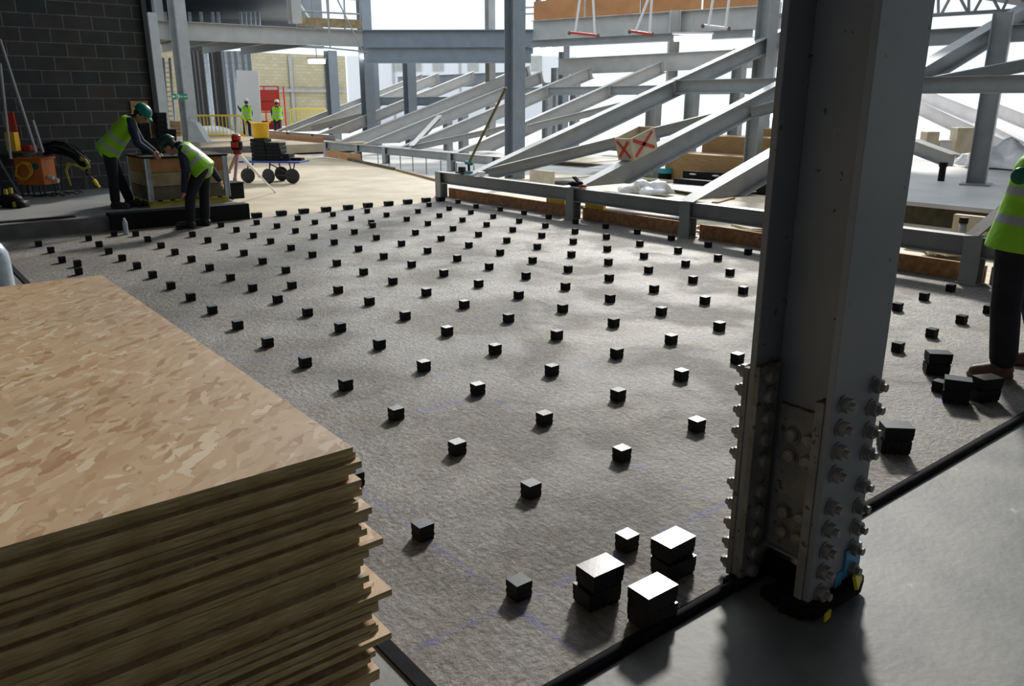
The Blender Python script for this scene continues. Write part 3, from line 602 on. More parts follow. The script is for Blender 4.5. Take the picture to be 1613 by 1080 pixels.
# ------------------------------------------------------------------ steel edge rails on short posts
def rail(name_lab, X, ys, posts, top=0.47, depth=0.20, foot=0.0, skew=0.0, m='steel'):
    r = thing('edge_rail', name_lab, 'rail', (X, (ys[0] + ys[1]) / 2, foot), 'low steel edge rails')
    P = Vector((X, ys[0], top + foot)); Q = Vector((X + skew, ys[1], top + foot))
    MB().ibeam(P, Q, depth, 0.15, 0.011, 0.008).build('rail_beam', m, r)
    for y in posts:
        t = (y - ys[0]) / (ys[1] - ys[0]); x = X + skew * t
        b = MB(); b.span((x - 0.08, y - 0.085, foot), (x - 0.068, y + 0.085, foot + top + 0.002)); b.span((x + 0.068, y - 0.085, foot), (x + 0.08, y + 0.085, foot + top - 0.012)); b.span((x - 0.068, y - 0.005, foot), (x + 0.068, y + 0.005, foot + top - 0.012))
        b.span((x - 0.10, y - 0.10, foot), (x + 0.10, y + 0.10, foot + 0.015)); b.build('rail_post', m, r)
    return r
rail('nearest low grey steel edge rail along the right side of the block slab', 6.86, (-0.3, 10.85), (1.34, 4.92, 7.15, 10.78))
rail('low grey steel edge rail running behind the leaning grooved pole and drill', 10.2, (12.0, 22.5), (13.6, 15.35, 18.65, 20.3, 22.4))
rail('farthest low grey steel edge rail beyond the yellow tub trolley', 12.6, (26.6, 34.5), (28.6, 31.0, 33.4))
# strand board upstands below the rails
def upstand(lab, P, Q, h=0.175, t=0.03, m='osb_rust', nm='upstand_board'):
    P = Vector(P); Q = Vector(Q); d = Q - P; a = math.atan2(d.y, d.x)
    o = MB().box((0, 0, h / 2), (d.length, t, h)).build(nm, m, local=True); o.location = (P + Q) / 2; o.rotation_euler = (0, 0, a)
    return tag(o, lab, 'board', 'boards on edge below the rails')
upstand('reddish strand board on edge below the near rail, right of the fourth post', (6.98, -0.3, 0), (6.98, 1.2, 0))
upstand('long reddish strand board on edge below the near rail between its two right posts', (6.98, 1.25, 0), (6.98, 4.8, 0))
upstand('reddish strand board on edge below the near rail, right of the black gloves', (6.98, 4.95, 0), (6.98, 7.05, 0))
upstand('long reddish strand board on edge below the near rail, left end by the rail corner', (6.98, 7.2, 0), (6.98, 10.7, 0))
upstand('brown board on edge under the second rail, left end', (10.0, 19.8, 0), (10.15, 22.4, 0), 0.22)
upstand('brown board on edge at the foot of the farthest rail', (12.3, 27.0, 0), (12.3, 34.0, 0), 0.4)
upstand('thin timber edge strip curving along the warm floor, near half', (8.4, 13.1, -0.05), (9.25, 16.5, -0.05), 0.10, 0.05, 'timber')
upstand('thin timber edge strip curving along the warm floor, far half', (9.27, 16.6, -0.05), (10.0, 20.6, -0.05), 0.12, 0.05, 'crate_c')
for k in range(9):
    y = 12.2 + k * 0.95; x = 8.75 + 0.19 * (y - 12) + 0.35
    o = MB().cyl((x, y, -0.1), 0.012, 0.42, 8).build('starter_bar', 'rust', origin=(x, y, -0.1))
    tag(o, 'thin upright starter bar between the floor edge and the second rail, %s from the camera' % ORD[k], 'bar', 'starter bars')

# ------------------------------------------------------------------ sloping raker beams
SL = 0.315
def raker(lab, Xf, Y, X1, z0=0.47, h=0.34, bw=0.20, m='steel', sl=SL):
    P = Vector((Xf - 0.05, Y, z0 - 0.0)); Q = Vector((X1, Y, z0 + sl * (X1 - Xf + 0.05)))
    b = MB(); b.ibeam(P, Q, h, bw, 0.016, 0.010)
    d = (Q - P).normalized(); up = Vector((-d.z, 0, d.x))
    if z0 < 0.6:                                   # foot cut level so it sits on the rail
        for i in range(12): b.v[i] += d * ((P.z + 0.006 - b.v[i].z) / d.z)
    for t in (0.98,):                         # end plates
        c = P.lerp(Q, t) - up * h / 2
        b.box(c, (0.015, bw * 1.02, h * 0.98), Matrix.Rotation(-math.atan(sl), 3, 'Y'))
    o = b.build('raker_beam', m, origin=P)
    return tag(o, lab, 'beam', 'sloping raker beams of the stand')
raker('long grey raker beam rising from the near rail beside the cordless drill', 6.8, 9.8, 12.1)
raker('upper raker beam continuing the drill raker up to the big column', 12.1, 9.8, 17.4, 0.47 + SL * 5.3)
raker('grey raker beam carrying the wooden box with the red cross', 6.8, 7.05, 12.1, 0.475)
raker('upper raker beam continuing the box raker, mostly behind the big column', 12.1, 7.05, 16.1, 0.44 + SL * 5.3)
raker('dusty grey raker beam rising from the near rail to the big column', 6.8, 4.9, 12.1, 0.475, bw=0.24)
raker('dark grey raker beam rising at the top right corner of the picture', 12.1, 4.9, 17.5, 0.46 + SL * 5.3, m='steel', bw=0.26)
raker('weathered narrow raker beam behind the person at the right edge', 6.8, 1.36, 12.1, 0.48, m='conc_dark', bw=0.13, h=0.22)
for i, (Y, X1, nm) in enumerate(((21.6, 17.9, 'fifth'), (19.95, 17.1, 'fourth'), (17.87, 17.4, 'third'), (15.15, 17.75, 'second'), (12.85, 18.05, 'first'))):
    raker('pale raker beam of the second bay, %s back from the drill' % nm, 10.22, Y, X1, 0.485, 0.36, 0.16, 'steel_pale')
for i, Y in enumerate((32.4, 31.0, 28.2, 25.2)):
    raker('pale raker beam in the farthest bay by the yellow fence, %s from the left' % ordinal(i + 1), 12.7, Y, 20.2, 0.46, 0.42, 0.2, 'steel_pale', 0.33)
# low braces between the rakers
def beam(lab, P, Q, h=0.2, bw=0.14, m='steel', nm='steel_beam', g='steel ring beams and braces'):
    P = Vector(P); Q = Vector(Q)
    o = MB().ibeam(P, Q, h, bw).build(nm, m, origin=P)
    return tag(o, lab, 'beam', g)
beam('low grey brace running from the foot of the drill raker to the box raker', (7.15, 9.72, 0.58), (11.4, 7.15, 1.72), 0.2, 0.12, nm='brace_beam')
beam('short brace joining the box raker to the dusty raker near the big column', (10.9, 7.0, 1.62), (13.6, 4.95, 2.5), 0.2, 0.12, nm='brace_beam')
beam('grey brace at the far right leaving the end of the dusty raker', (12.15, 4.8, 2.05), (15.0, 2.4, 2.75), 0.2, 0.14, nm='brace_beam')
beam('pale brace between the first two rakers beyond the blue column', (12.35, 14.95, 1.12), (15.4, 12.95, 1.95), 0.18, 0.12, 'steel_pale', 'brace_beam')
beam('pale brace low between two rakers left of the blue column', (10.5, 17.7, 0.55), (14.1, 15.3, 1.42), 0.16, 0.12, 'steel_pale', 'brace_beam')
beam('pale flat strut propped across the rakers left of the grooved pole', (10.35, 17.5, 0.55), (12.7, 19.6, 1.3), 0.1, 0.16, 'steel_pale', 'brace_beam')
beam('pale brace in the farthest bay above the red bundle', (13.3, 30.2, 0.75), (18.0, 28.2, 1.9), 0.25, 0.2, 'steel_pale', 'brace_beam')
beam('grey middle ring beam crossing left of the big column', (12.12, 9.75, 2.14), (12.12, 4.9, 2.14), 0.26, 0.16, nm='ring_beam')
beam('grey middle ring beam crossing behind the person at the far right', (12.12, 4.85, 2.1), (12.12, -2, 2.1), 0.26, 0.16, nm='ring_beam')
for a, c, t in ((19.85, 17.95, 'left of the blue column'), (17.8, 15.2, 'right behind the blue column'), (15.1, 12.9, 'right of the blue column'), (12.8, 10.4, 'above the dark raker of the drill')):
    beam('dark middle ring beam of the second bay, %s' % t, (15.55, a, 2.12), (15.55, c, 2.12), 0.24, 0.16, 'steel', 'ring_beam')
beam('deep grey upper ring girder between the pale posts', (17.4, 19.4, 3.06), (18.45, 11.6, 3.10), 0.5, 0.24, 'steel_pale', 'ring_girder')
beam('deep grey upper ring girder just left of the big column', (18.45, 11.5, 3.10), (16.4, 7.0, 3.10), 0.45, 0.24, 'steel_pale', 'ring_girder')
beam('dark upper ring girder at the top right beyond the big column', (15.3, 6.6, 3.06), (15.6, 0.5, 3.06), 0.30, 0.2, 'steel', 'ring_girder')
beam('blue grey middle ring beam of the farthest bay', (17.0, 32.5, 1.86), (17.0, 25, 1.86), 0.34, 0.2, 'steel_blue', 'ring_beam')
beam('blue grey upper ring girder of the farthest bay', (20.4, 35.0, 2.86), (20.4, 24.8, 2.86), 0.55, 0.24, 'steel_blue', 'ring_girder')
# raker on the left-hand column base, far right second stand sloping the other way
for i, (a, c, dz) in enumerate((((1450, 135), (1545, 172), 0), ((1450, 158), (1613, 232), 0), ((1545, 186), (1640, 232), 0), ((1545, 150), (1640, 186), 0))):
    P = gp(*a, 34); Q = gp(*c, 30)
    beam('white raker of the opposite stand right of the big column, %s from the top' % ordinal(i + 1), P, Q, 0.5, 0.4, 'ply_white', 'far_raker_beam', 'rakers of the opposite stand')
P = gp(1440, 219, 21); Q = gp(1506, 243, 19.5); beam('grey sloping beam behind the white deck, right of the big column', P, Q, 0.32, 0.3, 'steel', 'low_raker_beam')
P = gp(1506, 244, 19.5); Q = gp(1613, 232, 20.5); beam('short grey edge beam on the far side of the white deck', P, Q, 0.2, 0.2, 'steel', 'low_raker_beam')

# ------------------------------------------------------------------ columns
def column(lab, x, y, z0, z1, s=0.25, m='steel', rot=0.0, base=False, nm='steel_column', sx=None):
    c = thing(nm, lab, 'column', (x, y, z0)) if base else None
    b = MB(); t = 0.016; sx = sx or s
    b.span((-sx / 2, -s / 2, 0), (sx / 2, -s / 2 + t, z1 - z0)); b.span((-sx / 2, s / 2 - t, 0), (sx / 2, s / 2, z1 - z0)); b.span((-0.006, -s / 2 + t, 0), (0.006, s / 2 - t, z1 - z0))
    if base:
        o = b.build('column_shaft', m, c, local=True); MB().span((-s * 0.8, -s * 0.8, 0), (s * 0.8, s * 0.8, 0.03)).build('base_plate', m, c, local=True)
        c.rotation_euler = (0, 0, rot); return c
    o = b.build(nm, m, local=True); o.location = (x, y, z0); o.rotation_euler = (0, 0, rot)
    return tag(o, lab, 'column')
column('tall blue grey column in the middle of the picture beside the grooved pole', 10.17, 12.73, -0.05, 9.0, 0.33, 'steel_blue', 0.0, True)
q = zp(1537, 291, 0.3); column('grey column standing on the white deck at the far right', q.x, q.y, 0.3, 3.15, 0.30, 'steel', 0.3, True)
q = xp(1198, 157, 15.2); column('grey column close to the left edge of the big bolted column', q.x, q.y, -0.1, 6.0, 0.36, 'steel', 0.0, True)
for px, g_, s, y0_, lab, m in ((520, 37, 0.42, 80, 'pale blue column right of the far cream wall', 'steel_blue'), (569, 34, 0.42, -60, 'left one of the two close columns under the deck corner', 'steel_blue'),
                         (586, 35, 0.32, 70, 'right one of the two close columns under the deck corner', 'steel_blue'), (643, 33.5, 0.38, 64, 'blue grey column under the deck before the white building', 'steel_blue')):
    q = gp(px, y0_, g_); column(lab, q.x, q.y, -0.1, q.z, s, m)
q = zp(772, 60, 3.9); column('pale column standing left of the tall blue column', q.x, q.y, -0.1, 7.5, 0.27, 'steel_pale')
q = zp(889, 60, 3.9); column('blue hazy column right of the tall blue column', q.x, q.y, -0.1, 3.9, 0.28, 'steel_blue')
q = Vector((18.25, 15.2, 0)); column('pale paired column left of the hanging brackets, bolted to the upper ring girder', q.x, q.y, 1.9, 4.3, 0.3, 'steel_pale', 0.9)
for i, (px, py, X, z1) in enumerate(((1027, 225, 12.6, 2.0), (1088, 190, 14.2, 2.0), (1160, 165, 15.2, 2.9), (862, 190, 17.0, 2.3), (905, 190, 18.2, 2.7), (705, 190, 16.0, 1.3), (1190, 190, 12.45, 2.0), (875, 150, 19.5, 2.9), (730, 215, 15.0, 1.3), (1232, 190, 15.0, 2.0))):
    q = xp(px, py, X); column('short grey stand post at %s' % ['the right of the wooden box', 'the back left of the timber stack', 'the back of the timber stack', 'the right of the tall blue column, left post', 'the right of the tall blue column, right post', 'the left of the grooved pole, left post', 'the left edge of the big column', 'the white gap above the middle ring beam', 'the left of the grooved pole, right post', 'the back of the big column'][i], q.x, q.y, -0.1, z1, 0.26, 'steel', 0.2, nm='stub_post')

# ------------------------------------------------------------------ upper decks
def deckedge(lab, P, Q, top, h, inset=0.0, m='steel', nm='deck_beam'):
    P = Vector((P[0], P[1], top)); Q = Vector((Q[0], Q[1], top))
    return beam(lab, P, Q, h, 0.3, m, nm, 'deck edge beams')
D0 = (-1, 24.9); D1 = (10.35, 24.45); D2 = (12.55, 24.0); D3 = (17.0, 20.3); D4 = (19.2, 12.6); D5 = (17.2, 7.5)
deckedge('long grey deck edge beam at the upper left above the steel studs', D0, D1, 4.0, 0.52, m='steel_pale')
deckedge('grey deck edge beam at the upper left, short bay with the tube railing', D1, D2, 3.98, 0.5, m='steel_pale')
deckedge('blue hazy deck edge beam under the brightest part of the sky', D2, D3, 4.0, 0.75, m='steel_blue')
deckedge('grey deck edge beam with the orange boards on top', D3, D4, 4.28, 0.62, m='steel_pale')
deckedge('lower grey deck beam carrying the hanging brackets', (16.5, 19.8), (18.4, 12.5), 3.62, 0.22)
deckedge('blue lower deck beam between the columns under the bright sky', (12.3, 23.3), (16.5, 19.8), 3.42, 0.5, m='steel_blue')
slabdeck = poly('upper_deck', [D0, D1, D2, D3, D4, D5, (20.0, 8.5), (22.4, 12.9), (19.6, 22.4), (14.0, 26.5), (10.5, 34), (-1, 34)], 4.02, 'deck', 0.12); struct(slabdeck)
for i in range(8):
    t = 0.04 + i * 0.13; x = 0.4 + i * 1.6
    beam('deck joist seen from below behind the upper left beam, %s from the left' % ordinal(i + 1), (x, 25.12, 3.88), (x + 0.3, 33.5, 3.88), 0.3, 0.18, 'deck', 'deck_joist', 'deck joists')
struct(poly('upper_deck', [(-1, 24.9), (10.3, 24.4), (15.5, 34), (-1, 34)], 5.15, 'deck', 0.15))
deckedge('pale beam at the very top left edge of the picture', (5.5, 24.6), (10.35, 24.4), 5.35, 0.34, m='steel_pale')
# column on the left with the exit sign, plus two behind it
def leancol(lab, a, c, g, s, m='steel'):
    P = gp(*a, g); Q = gp(*c, g); x = (P.x + Q.x) / 2; y = (P.y + Q.y) / 2
    return column(lab, x, y, 0.2, max(P.z, Q.z), s, m, 0.3)
leancol('pale column carrying the green exit sign', (271, -60), (300, 216), 25.5, 0.36)
leancol('pale column just right of the dark block wall', (237, 20), (250, 150), 24.0, 0.26)
q = zp(467, 60, 3.5); column('grey post on the upper deck where the tube railing begins', q.x, q.y, 3.9, 6.5, 0.3, 'steel_pale')
for i, x in enumerate((247, 262, 300, 318, 336, 345, 380, 387, 394, 401, 408)):
    P = gp(x, 36, 33); P.z = 4.03; o = MB().span((-0.05, -0.04, 0), (0.05, 0.04, 0.93)).build('short_stud', 'galv', local=True); o.location = P; o.rotation_euler = (0, 0, FWA - PI / 2)
    tag(o, 'short bright stud in the dark upper storey at the top left, %s from the left' % ordinal(i + 1), 'stud', 'studs in the upper storey')
q = yp(250, 30, 24.6); column('grey upper storey post left of the exit sign column', q.x, q.y, 4.0, 5.7, 0.25, 'steel')
# orange toe boards
for i in range(4):
    t0, t1 = i / 4 + 0.004, (i + 1) / 4 - 0.004
    a = Vector((*D3, 0)).lerp(Vector((*D4, 0)), t0); c = Vector((*D3, 0)).lerp(Vector((*D4, 0)), t1); d = c - a
    o = MB().box((0, 0, 0.29), (d.length, 0.03, 0.58)).build('shuttering_board', 'orange_ply', local=True); o.location = ((a.x + c.x) / 2, (a.y + c.y) / 2, 4.3); o.rotation_euler = (0, 0, math.atan2(d.y, d.x))
    tag(o, 'orange brown shuttering board standing on the upper deck edge, %s from the left' % ordinal(i + 1), 'board', 'orange boards on the upper deck')
a = Vector((*D1, 0)).lerp(Vector((*D2, 0)), 0.05); c = Vector((*D2, 0)); d = c - a
o = MB().box((0, 0, 0.14), (d.length, 0.03, 0.28)).build('toe_board', 'crate_b', local=True); o.location = ((a.x + c.x) / 2, (a.y + c.y) / 2, 4.05); o.rotation_euler = (0, 0, math.atan2(d.y, d.x))
tag(o, 'brown toe board on the short upper deck bay with the tube railing', 'board')
# tube railing
sr = thing('tube_railing', 'grey scaffold tube railing on the upper deck at the top left', 'railing', (a.x, a.y, 4.02))
for z in (0.5, 0.95, 1.45):
    MB().tube([a + Vector((0, 0.12, 4.02 + z)), c + Vector((0, 0.12, 4.02 + z))], 0.027, 8).build('rail_tube', 'steel', sr)
for k in range(5):
    q = a.lerp(c, k / 4); MB().tube([q + Vector((0, 0.12, 4.02)), q + Vector((0.02 * k, 0.12, 6.0))], 0.027, 8).build('post_tube', 'steel', sr)
q = a.lerp(c, 0.45)
MB().tube([q + Vector((0, -0.1, 5.6)), q + Vector((1.0, -0.5, 3.3))], 0.024, 8).build('brace_tube', 'steel', sr)
MB().tube([q + Vector((-0.1, -0.2, 5.9)), q + Vector((-0.15, -0.4, 3.4))], 0.024, 8).build('brace_tube', 'steel', sr)
MB().tube([q + Vector((-1.0, -0.45, 3.42)), q + Vector((1.2, -0.5, 3.3))], 0.024, 8).build('brace_tube', 'steel', sr)
# upper storey clutter against the sky
for i, (px, wd) in enumerate(((848, .16), (868, .3), (893, .3), (905, .16), (917, .34), (928, .2), (985, .45), (1013, .16))):
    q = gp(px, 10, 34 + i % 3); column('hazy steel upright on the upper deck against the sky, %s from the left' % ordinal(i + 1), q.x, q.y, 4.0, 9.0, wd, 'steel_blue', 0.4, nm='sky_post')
for i, (x0_, y0_, x1_, y1_) in enumerate(((825, 22, 900, 20), (825, 12, 930, 8), (900, 4, 1000, 2))):
    o = MB().tube([gp(x0_, y0_, 33.5), gp(x1_, y1_, 33.5)], 0.03, 8).build('scaffold_tube', 'steel_blue'); tag(o, 'level scaffold tube on the hazy upper deck, %s from the bottom' % ordinal(i + 1), 'tube')
# hanging brackets
for i, (x0_, x1_, yb, xa, xb) in enumerate(((897, 942, 54, 914, 934), (992, 1028, 52, 1023, 1027), (1107, 1148, 43, 1124, 1149))):
    g = 23.6 - i * 0.9
    hb = thing('hanging_bracket', 'white tube bracket hanging from the upper deck, %s from the left' % ordinal(i + 1), 'bracket', gp(x0_, yb, g), 'tube brackets under the deck')
    MB().tube([gp(x0_, yb - 3, g), gp(x1_, yb + 2, g)], 0.035, 8).build('bottom_tube', 'red' if i < 2 else 'lampbody', hb)
    MB().tube([gp(x0_ + 9, yb - 2, g), gp(xa, -6, g)], 0.032, 8).build('leg_tube', 'lampbody', hb)
    MB().tube([gp(x1_ - 5, yb + 1, g), gp(xb, -6, g)], 0.032, 8).build('leg_tube', 'lampbody', hb)
    for xx in (x0_, x1_): MB().ball(gp(xx, yb - 2 if xx == x0_ else yb + 2, g), 0.055).build('end_clamp', 'rust', hb)
# fluorescent lamps
def lamp(lab, x0_, x1_, y, g, r=0.045, dy=0):
    P = gp(x0_, y, g); Q = gp(x1_, y + dy, g)
    t = thing('fluorescent_lamp', lab, 'lamp', P, 'lit fluorescent lamps'); hm_ = (P + Q) / 2 + Vector((0, 0, r + 0.06))
    MB().tube([hm_, Vector((hm_.x, hm_.y, max(3.9, hm_.z + 0.3)))], 0.012, 6).build('hanger', 'steel', t)
    MB().tube([P, Q], r, 10).build('lamp_tube', 'lamp', t)
    MB().box((P + Q) / 2 + Vector((0, 0, r + 0.04)), ((Q - P).length + 0.1, 0.12, 0.05), math.atan2((Q - P).y, (Q - P).x)).build('lamp_housing', 'lampbody', t)
lamp('lit fluorescent lamp under the upper deck left of the big column', 1062, 1120, 61, 22.5, 0.07, -3)
lamp('lit fluorescent lamp above the far cream wall', 486, 512, 97, 30, 0.07)
lamp('lit lamp seen between the two close columns', 572, 578, 89, 34, 0.1)
lamp('lit fluorescent lamp before the white building, left of two', 648, 680, 85, 34, 0.08)
lamp('lit fluorescent lamp before the white building, right of two', 718, 760, 84, 34, 0.08, -1)
lamp('small lit lamp just right of the tall blue column', 842, 850, 75, 30, 0.08)
lamp('round lit lamp right of the tall blue column, middle of three', 861, 869, 75, 30, 0.12)
lamp('round lit lamp right of the tall blue column, last of three', 880, 887, 76, 30, 0.12)
lamp('bright lit lamp low behind the steel by the left edge of the big column', 1212, 1217, 180, 20, 0.10, 6)
beam('blue grey beam carrying the fluorescent lamps before the white building', gp(596, 77, 34), gp(800, 74, 34), 0.3, 0.2, 'steel_blue', 'lamp_beam')
# roof steel above the blue column and truss at the top right
tr = thing('lattice_truss', 'grey tube lattice truss at the top right corner', 'truss', gp(1470, 20, 18))
def tt(a, c, r=0.03, n_='truss_tube', m='steel'): MB().tube([gp(*a, 18), gp(*c, 18)], r, 8).build(n_, m, tr)
tt((1469, 24), (1640, 14), 0.04, 'bottom_chord'); tt((1469, -45), (1640, -55), 0.04, 'top_chord')
for a, c in (((1478, 24), (1478, -45)), ((1483, 22), (1520, -48)), ((1525, 21), (1490, -46)), ((1526, 21), (1526, -48)), ((1534, 20), (1572, -50)), ((1575, 18), (1540, -48)), ((1578, 18), (1613, -52)), ((1618, 16), (1584, -50))): tt(a, c)
struct(poly('roof_soffit', [(16.2, 10), (30, 10), (30, -6), (16.2, -6)], 4.9, 'dark', 0.2))

# ------------------------------------------------------------------ people
def remesh(o, vox, sm=4):
    r = o.modifiers.new('merge', 'REMESH'); r.mode = 'VOXEL'; r.voxel_size = vox; r.use_smooth_shade = True
    s = o.modifiers.new('smooth', 'SMOOTH'); s.factor = 0.5; s.iterations = sm
    return o
def vest_mat(name, axis, o0, bands, vertical=None, lime=(0.30, 0.70, 0.01)):
    m = mat(name, lime, 0.55, 0.0)
    n, L = nodes(m); b = n['Principled BSDF']; tc = n.new('ShaderNodeTexCoord')
    sb = n.new('ShaderNodeVectorMath'); sb.operation = 'SUBTRACT'; L.new(tc.outputs['Object'], sb.inputs[0]); sb.inputs[1].default_value = o0
    last = None
    def band(ax, lo, hi):
        d = n.new('ShaderNodeVectorMath'); d.operation = 'DOT_PRODUCT'; L.new(sb.outputs[0], d.inputs[0]); d.inputs[1].default_value = ax
        a = n.new('ShaderNodeMath'); a.operation = 'GREATER_THAN'; L.new(d.outputs['Value'], a.inputs[0]); a.inputs[1].default_value = lo
        c = n.new('ShaderNodeMath'); c.operation = 'LESS_THAN'; L.new(d.outputs['Value'], c.inputs[0]); c.inputs[1].default_value = hi
        e = n.new('ShaderNodeMath'); e.operation = 'MULTIPLY'; L.new(a.outputs[0], e.inputs[0]); L.new(c.outputs[0], e.inputs[1]); return e.outputs[0]
    for lo, hi in bands:
        e = band(axis, lo, hi)
        if last is None: last = e
        else:
            x = n.new('ShaderNodeMath'); x.operation = 'MAXIMUM'; L.new(last, x.inputs[0]); L.new(e, x.inputs[1]); last = x.outputs[0]
    if vertical:
        for ax, lo, hi in vertical:
            e = band(ax, lo, hi); x = n.new('ShaderNodeMath'); x.operation = 'MAXIMUM'; L.new(last, x.inputs[0]); L.new(e, x.inputs[1]); last = x.outputs[0]
    mx = n.new('ShaderNodeMix'); mx.data_type = 'RGBA'; L.new(last, mx.inputs[0]); mx.inputs[6].default_value = (*lime, 1); mx.inputs[7].default_value = (0.40, 0.42, 0.42, 1)
    nz = n.new('ShaderNodeTexNoise'); nz.inputs['Scale'].default_value = 9; L.new(tc.outputs['Object'], nz.inputs['Vector'])
    bp = n.new('ShaderNodeBump'); bp.inputs['Strength'].default_value = 0.5; bp.inputs['Distance'].default_value = 0.03; L.new(nz.outputs[0], bp.inputs['Height']); L.new(bp.outputs[0], b.inputs['Normal'])
    L.new(mx.outputs[2], b.inputs['Base Color']); return m

def figure(lab, loc, J, face, hat='hat_green', boots='blackboot', vox=0.012, sleeve='navy', trouser='trouser', vertical=True, voxc=0.014, leg=1.0, bands=((0.06, 0.115), (0.22, 0.275))):
    J = {k: Vector(v) for k, v in J.items()}; face = Vector(face).normalized(); loc = Vector(loc)
    p = thing('person', lab, 'person', loc)
    pel = (J['hipL'] + J['hipR']) / 2; ch = (J['shL'] + J['shR']) / 2; tor = (ch - pel).normalized()
    side = (J['shR'] - J['shL']).normalized()
    # body, one continuous skin mesh
    b = MB(); H = J['head']
    upv = (H - ch).normalized(); upv = (upv + Vector((0, 0, 0.6))).normalized()
    rt = face.cross(upv).normalized(); fu = rt.cross(face).normalized()
    rot = Matrix((rt, face, fu)).transposed()
    b.ball(H, (0.076, 0.095, 0.108), rot, 16); b.ball(H + rot @ Vector((0, 0.035, -0.065)), (0.052, 0.055, 0.05), rot, 12)
    b.caps(H + rot @ Vector((0, 0.088, 0.01)), H + rot @ Vector((0, 0.112, -0.022)), 0.010, 0.017, 8)
    for s in (-1, 1): b.ball(H + rot @ Vector((0.078 * s, -0.005, -0.01)), (0.012, 0.022, 0.032), rot, 8)
    b.caps(H + rot @ Vector((-0.022, 0.083, -0.055)), H + rot @ Vector((0.022, 0.083, -0.055)), 0.011, 0.011, 8)
    b.caps(H - upv * 0.06, ch, 0.052, 0.062)
    b.caps(J['shL'], J['shR'], 0.058, 0.058); b.caps(ch - tor * 0.08, pel, 0.10, 0.10)
    for s in ('L', 'R'):
        b.caps(J['sh' + s], J['el' + s], 0.045, 0.034); b.caps(J['el' + s], J['wr' + s], 0.034, 0.025)
        b.caps(J['hip' + s], J['kn' + s], 0.075, 0.05); b.caps(J['kn' + s], J['an' + s], 0.048, 0.036)
        wr = J['wr' + s]; d = (wr - J['el' + s]).normalized(); ax = d.cross(face).normalized() if d.cross(face).length > 0.1 else side
        pn = ax.cross(d).normalized(); pc = wr + d * 0.055
        b.caps(wr, pc, 0.024, 0.030, 10)
        for k in range(4):
            o_ = ax * (k - 1.5) * 0.021; l = (0.068, 0.078, 0.074, 0.058)[k]
            a0 = pc + d * 0.018 + o_; a1 = a0 + d * l * 0.5 + pn * 0.008; a2 = a1 + d * l * 0.42 + pn * 0.028
            b.caps(a0, a1, 0.0105, 0.0095, 8); b.caps(a1, a2, 0.0095, 0.0085, 8)
        t0 = pc - d * 0.02 - ax * 0.028; t1 = t0 - ax * 0.028 + d * 0.025 + pn * 0.01; t2 = t1 + d * 0.03 + pn * 0.012
        b.caps(t0, t1, 0.013, 0.011, 8); b.caps(t1, t2, 0.011, 0.009, 8)
    remesh(b.build('body', 'skin', p, True), vox, 2)
    e = MB()
    for s in (-1, 1): e.ball(H + rot @ Vector((0.03 * s, 0.086, 0.012)), 0.0095, None, 8)
    e.build('eyes', 'black', p, True)
    hr = MB(); hr.ball(H + rot @ Vector((0, -0.016, 0.012)), (0.083, 0.094, 0.104), rot, 14); o = hr.build('hair', 'hair', p, True)
    # hard hat
    hm = MB(); k0 = H + rot @ Vector((0, -0.005, 0.045)); n = 20; vs = []; fs = []
    prof = [(1.0, 0.0), (1.0, 0.02), (0.95, 0.055), (0.82, 0.088), (0.58, 0.112), (0.28, 0.123), (0.02, 0.126)]
    for r_, h_ in prof:
        for j in range(n):
            a = 2 * PI * j / n; vs.append(k0 + rot @ Vector((0.104 * r_ * math.cos(a), 0.128 * r_ * math.sin(a), h_)))
    for i in range(len(prof) - 1):
        for j in range(n): fs.append((i * n + j, i * n + (j + 1) % n, (i + 1) * n + (j + 1) % n, (i + 1) * n + j))
    fs.append(tuple(range((len(prof) - 1) * n, len(prof) * n)))
    hm.add(vs, fs)
    br = []
    for z_ in (0.0, 0.008):
        for j in range(n):
            a = 2 * PI * j / n; ext = 1.08 + 0.34 * max(0, math.sin(a)) ** 2; br.append(k0 + rot @ Vector((0.104 * (1.08) * math.cos(a), 0.128 * ext * math.sin(a), z_ - 0.012 * max(0, math.sin(a)))))
    hm.add(br, [tuple(range(n))[::-1], tuple(range(n, 2 * n))] + [(j, (j + 1) % n, n + (j + 1) % n, n + j) for j in range(n)])
    hm.build('hard_hat', hat, p, True)
    # trousers
    b = MB(); b.caps(J['hipL'], J['hipR'], 0.108, 0.108); b.caps(pel, pel + tor * 0.10, 0.115, 0.115)
    for s in ('L', 'R'):
        b.caps(J['hip' + s], J['kn' + s], 0.104, 0.074 * leg); b.caps(J['kn' + s], J['an' + s] + Vector((0, 0, 0.03)), 0.074 * leg, 0.070 * leg)
    remesh(b.build('trousers', trouser, p, True), voxc)
    # jacket sleeves and body
    b = MB(); w_ = side * 0.075
    b.caps(pel + tor * 0.06 - w_, J['shL'] * 0.7 + J['shR'] * 0.3 - tor * 0.04, 0.115, 0.115); b.caps(pel + tor * 0.06 + w_, J['shR'] * 0.7 + J['shL'] * 0.3 - tor * 0.04, 0.115, 0.115)
    for s in ('L', 'R'):
        b.caps(J['sh' + s], J['el' + s], 0.074, 0.056); b.caps(J['el' + s], J['wr' + s], 0.056, 0.043)
    b.caps(ch, ch + upv * 0.06, 0.09, 0.072)
    remesh(b.build('jacket', sleeve, p, True), voxc)
    # vest
    b = MB()
    for s_, S in ((-1, 'L'), (1, 'R')):
        top = J['sh' + S] * 0.78 + ch * 0.22 - tor * 0.045
        b.tube([pel - tor * 0.06 + w_ * s_ * 1.05, pel + tor * 0.12 + w_ * s_, pel.lerp(ch, 0.6) + w_ * s_, top], [0.175, 0.155, 0.142, 0.118], 18)
        b.ball(top, 0.12, None, 14)
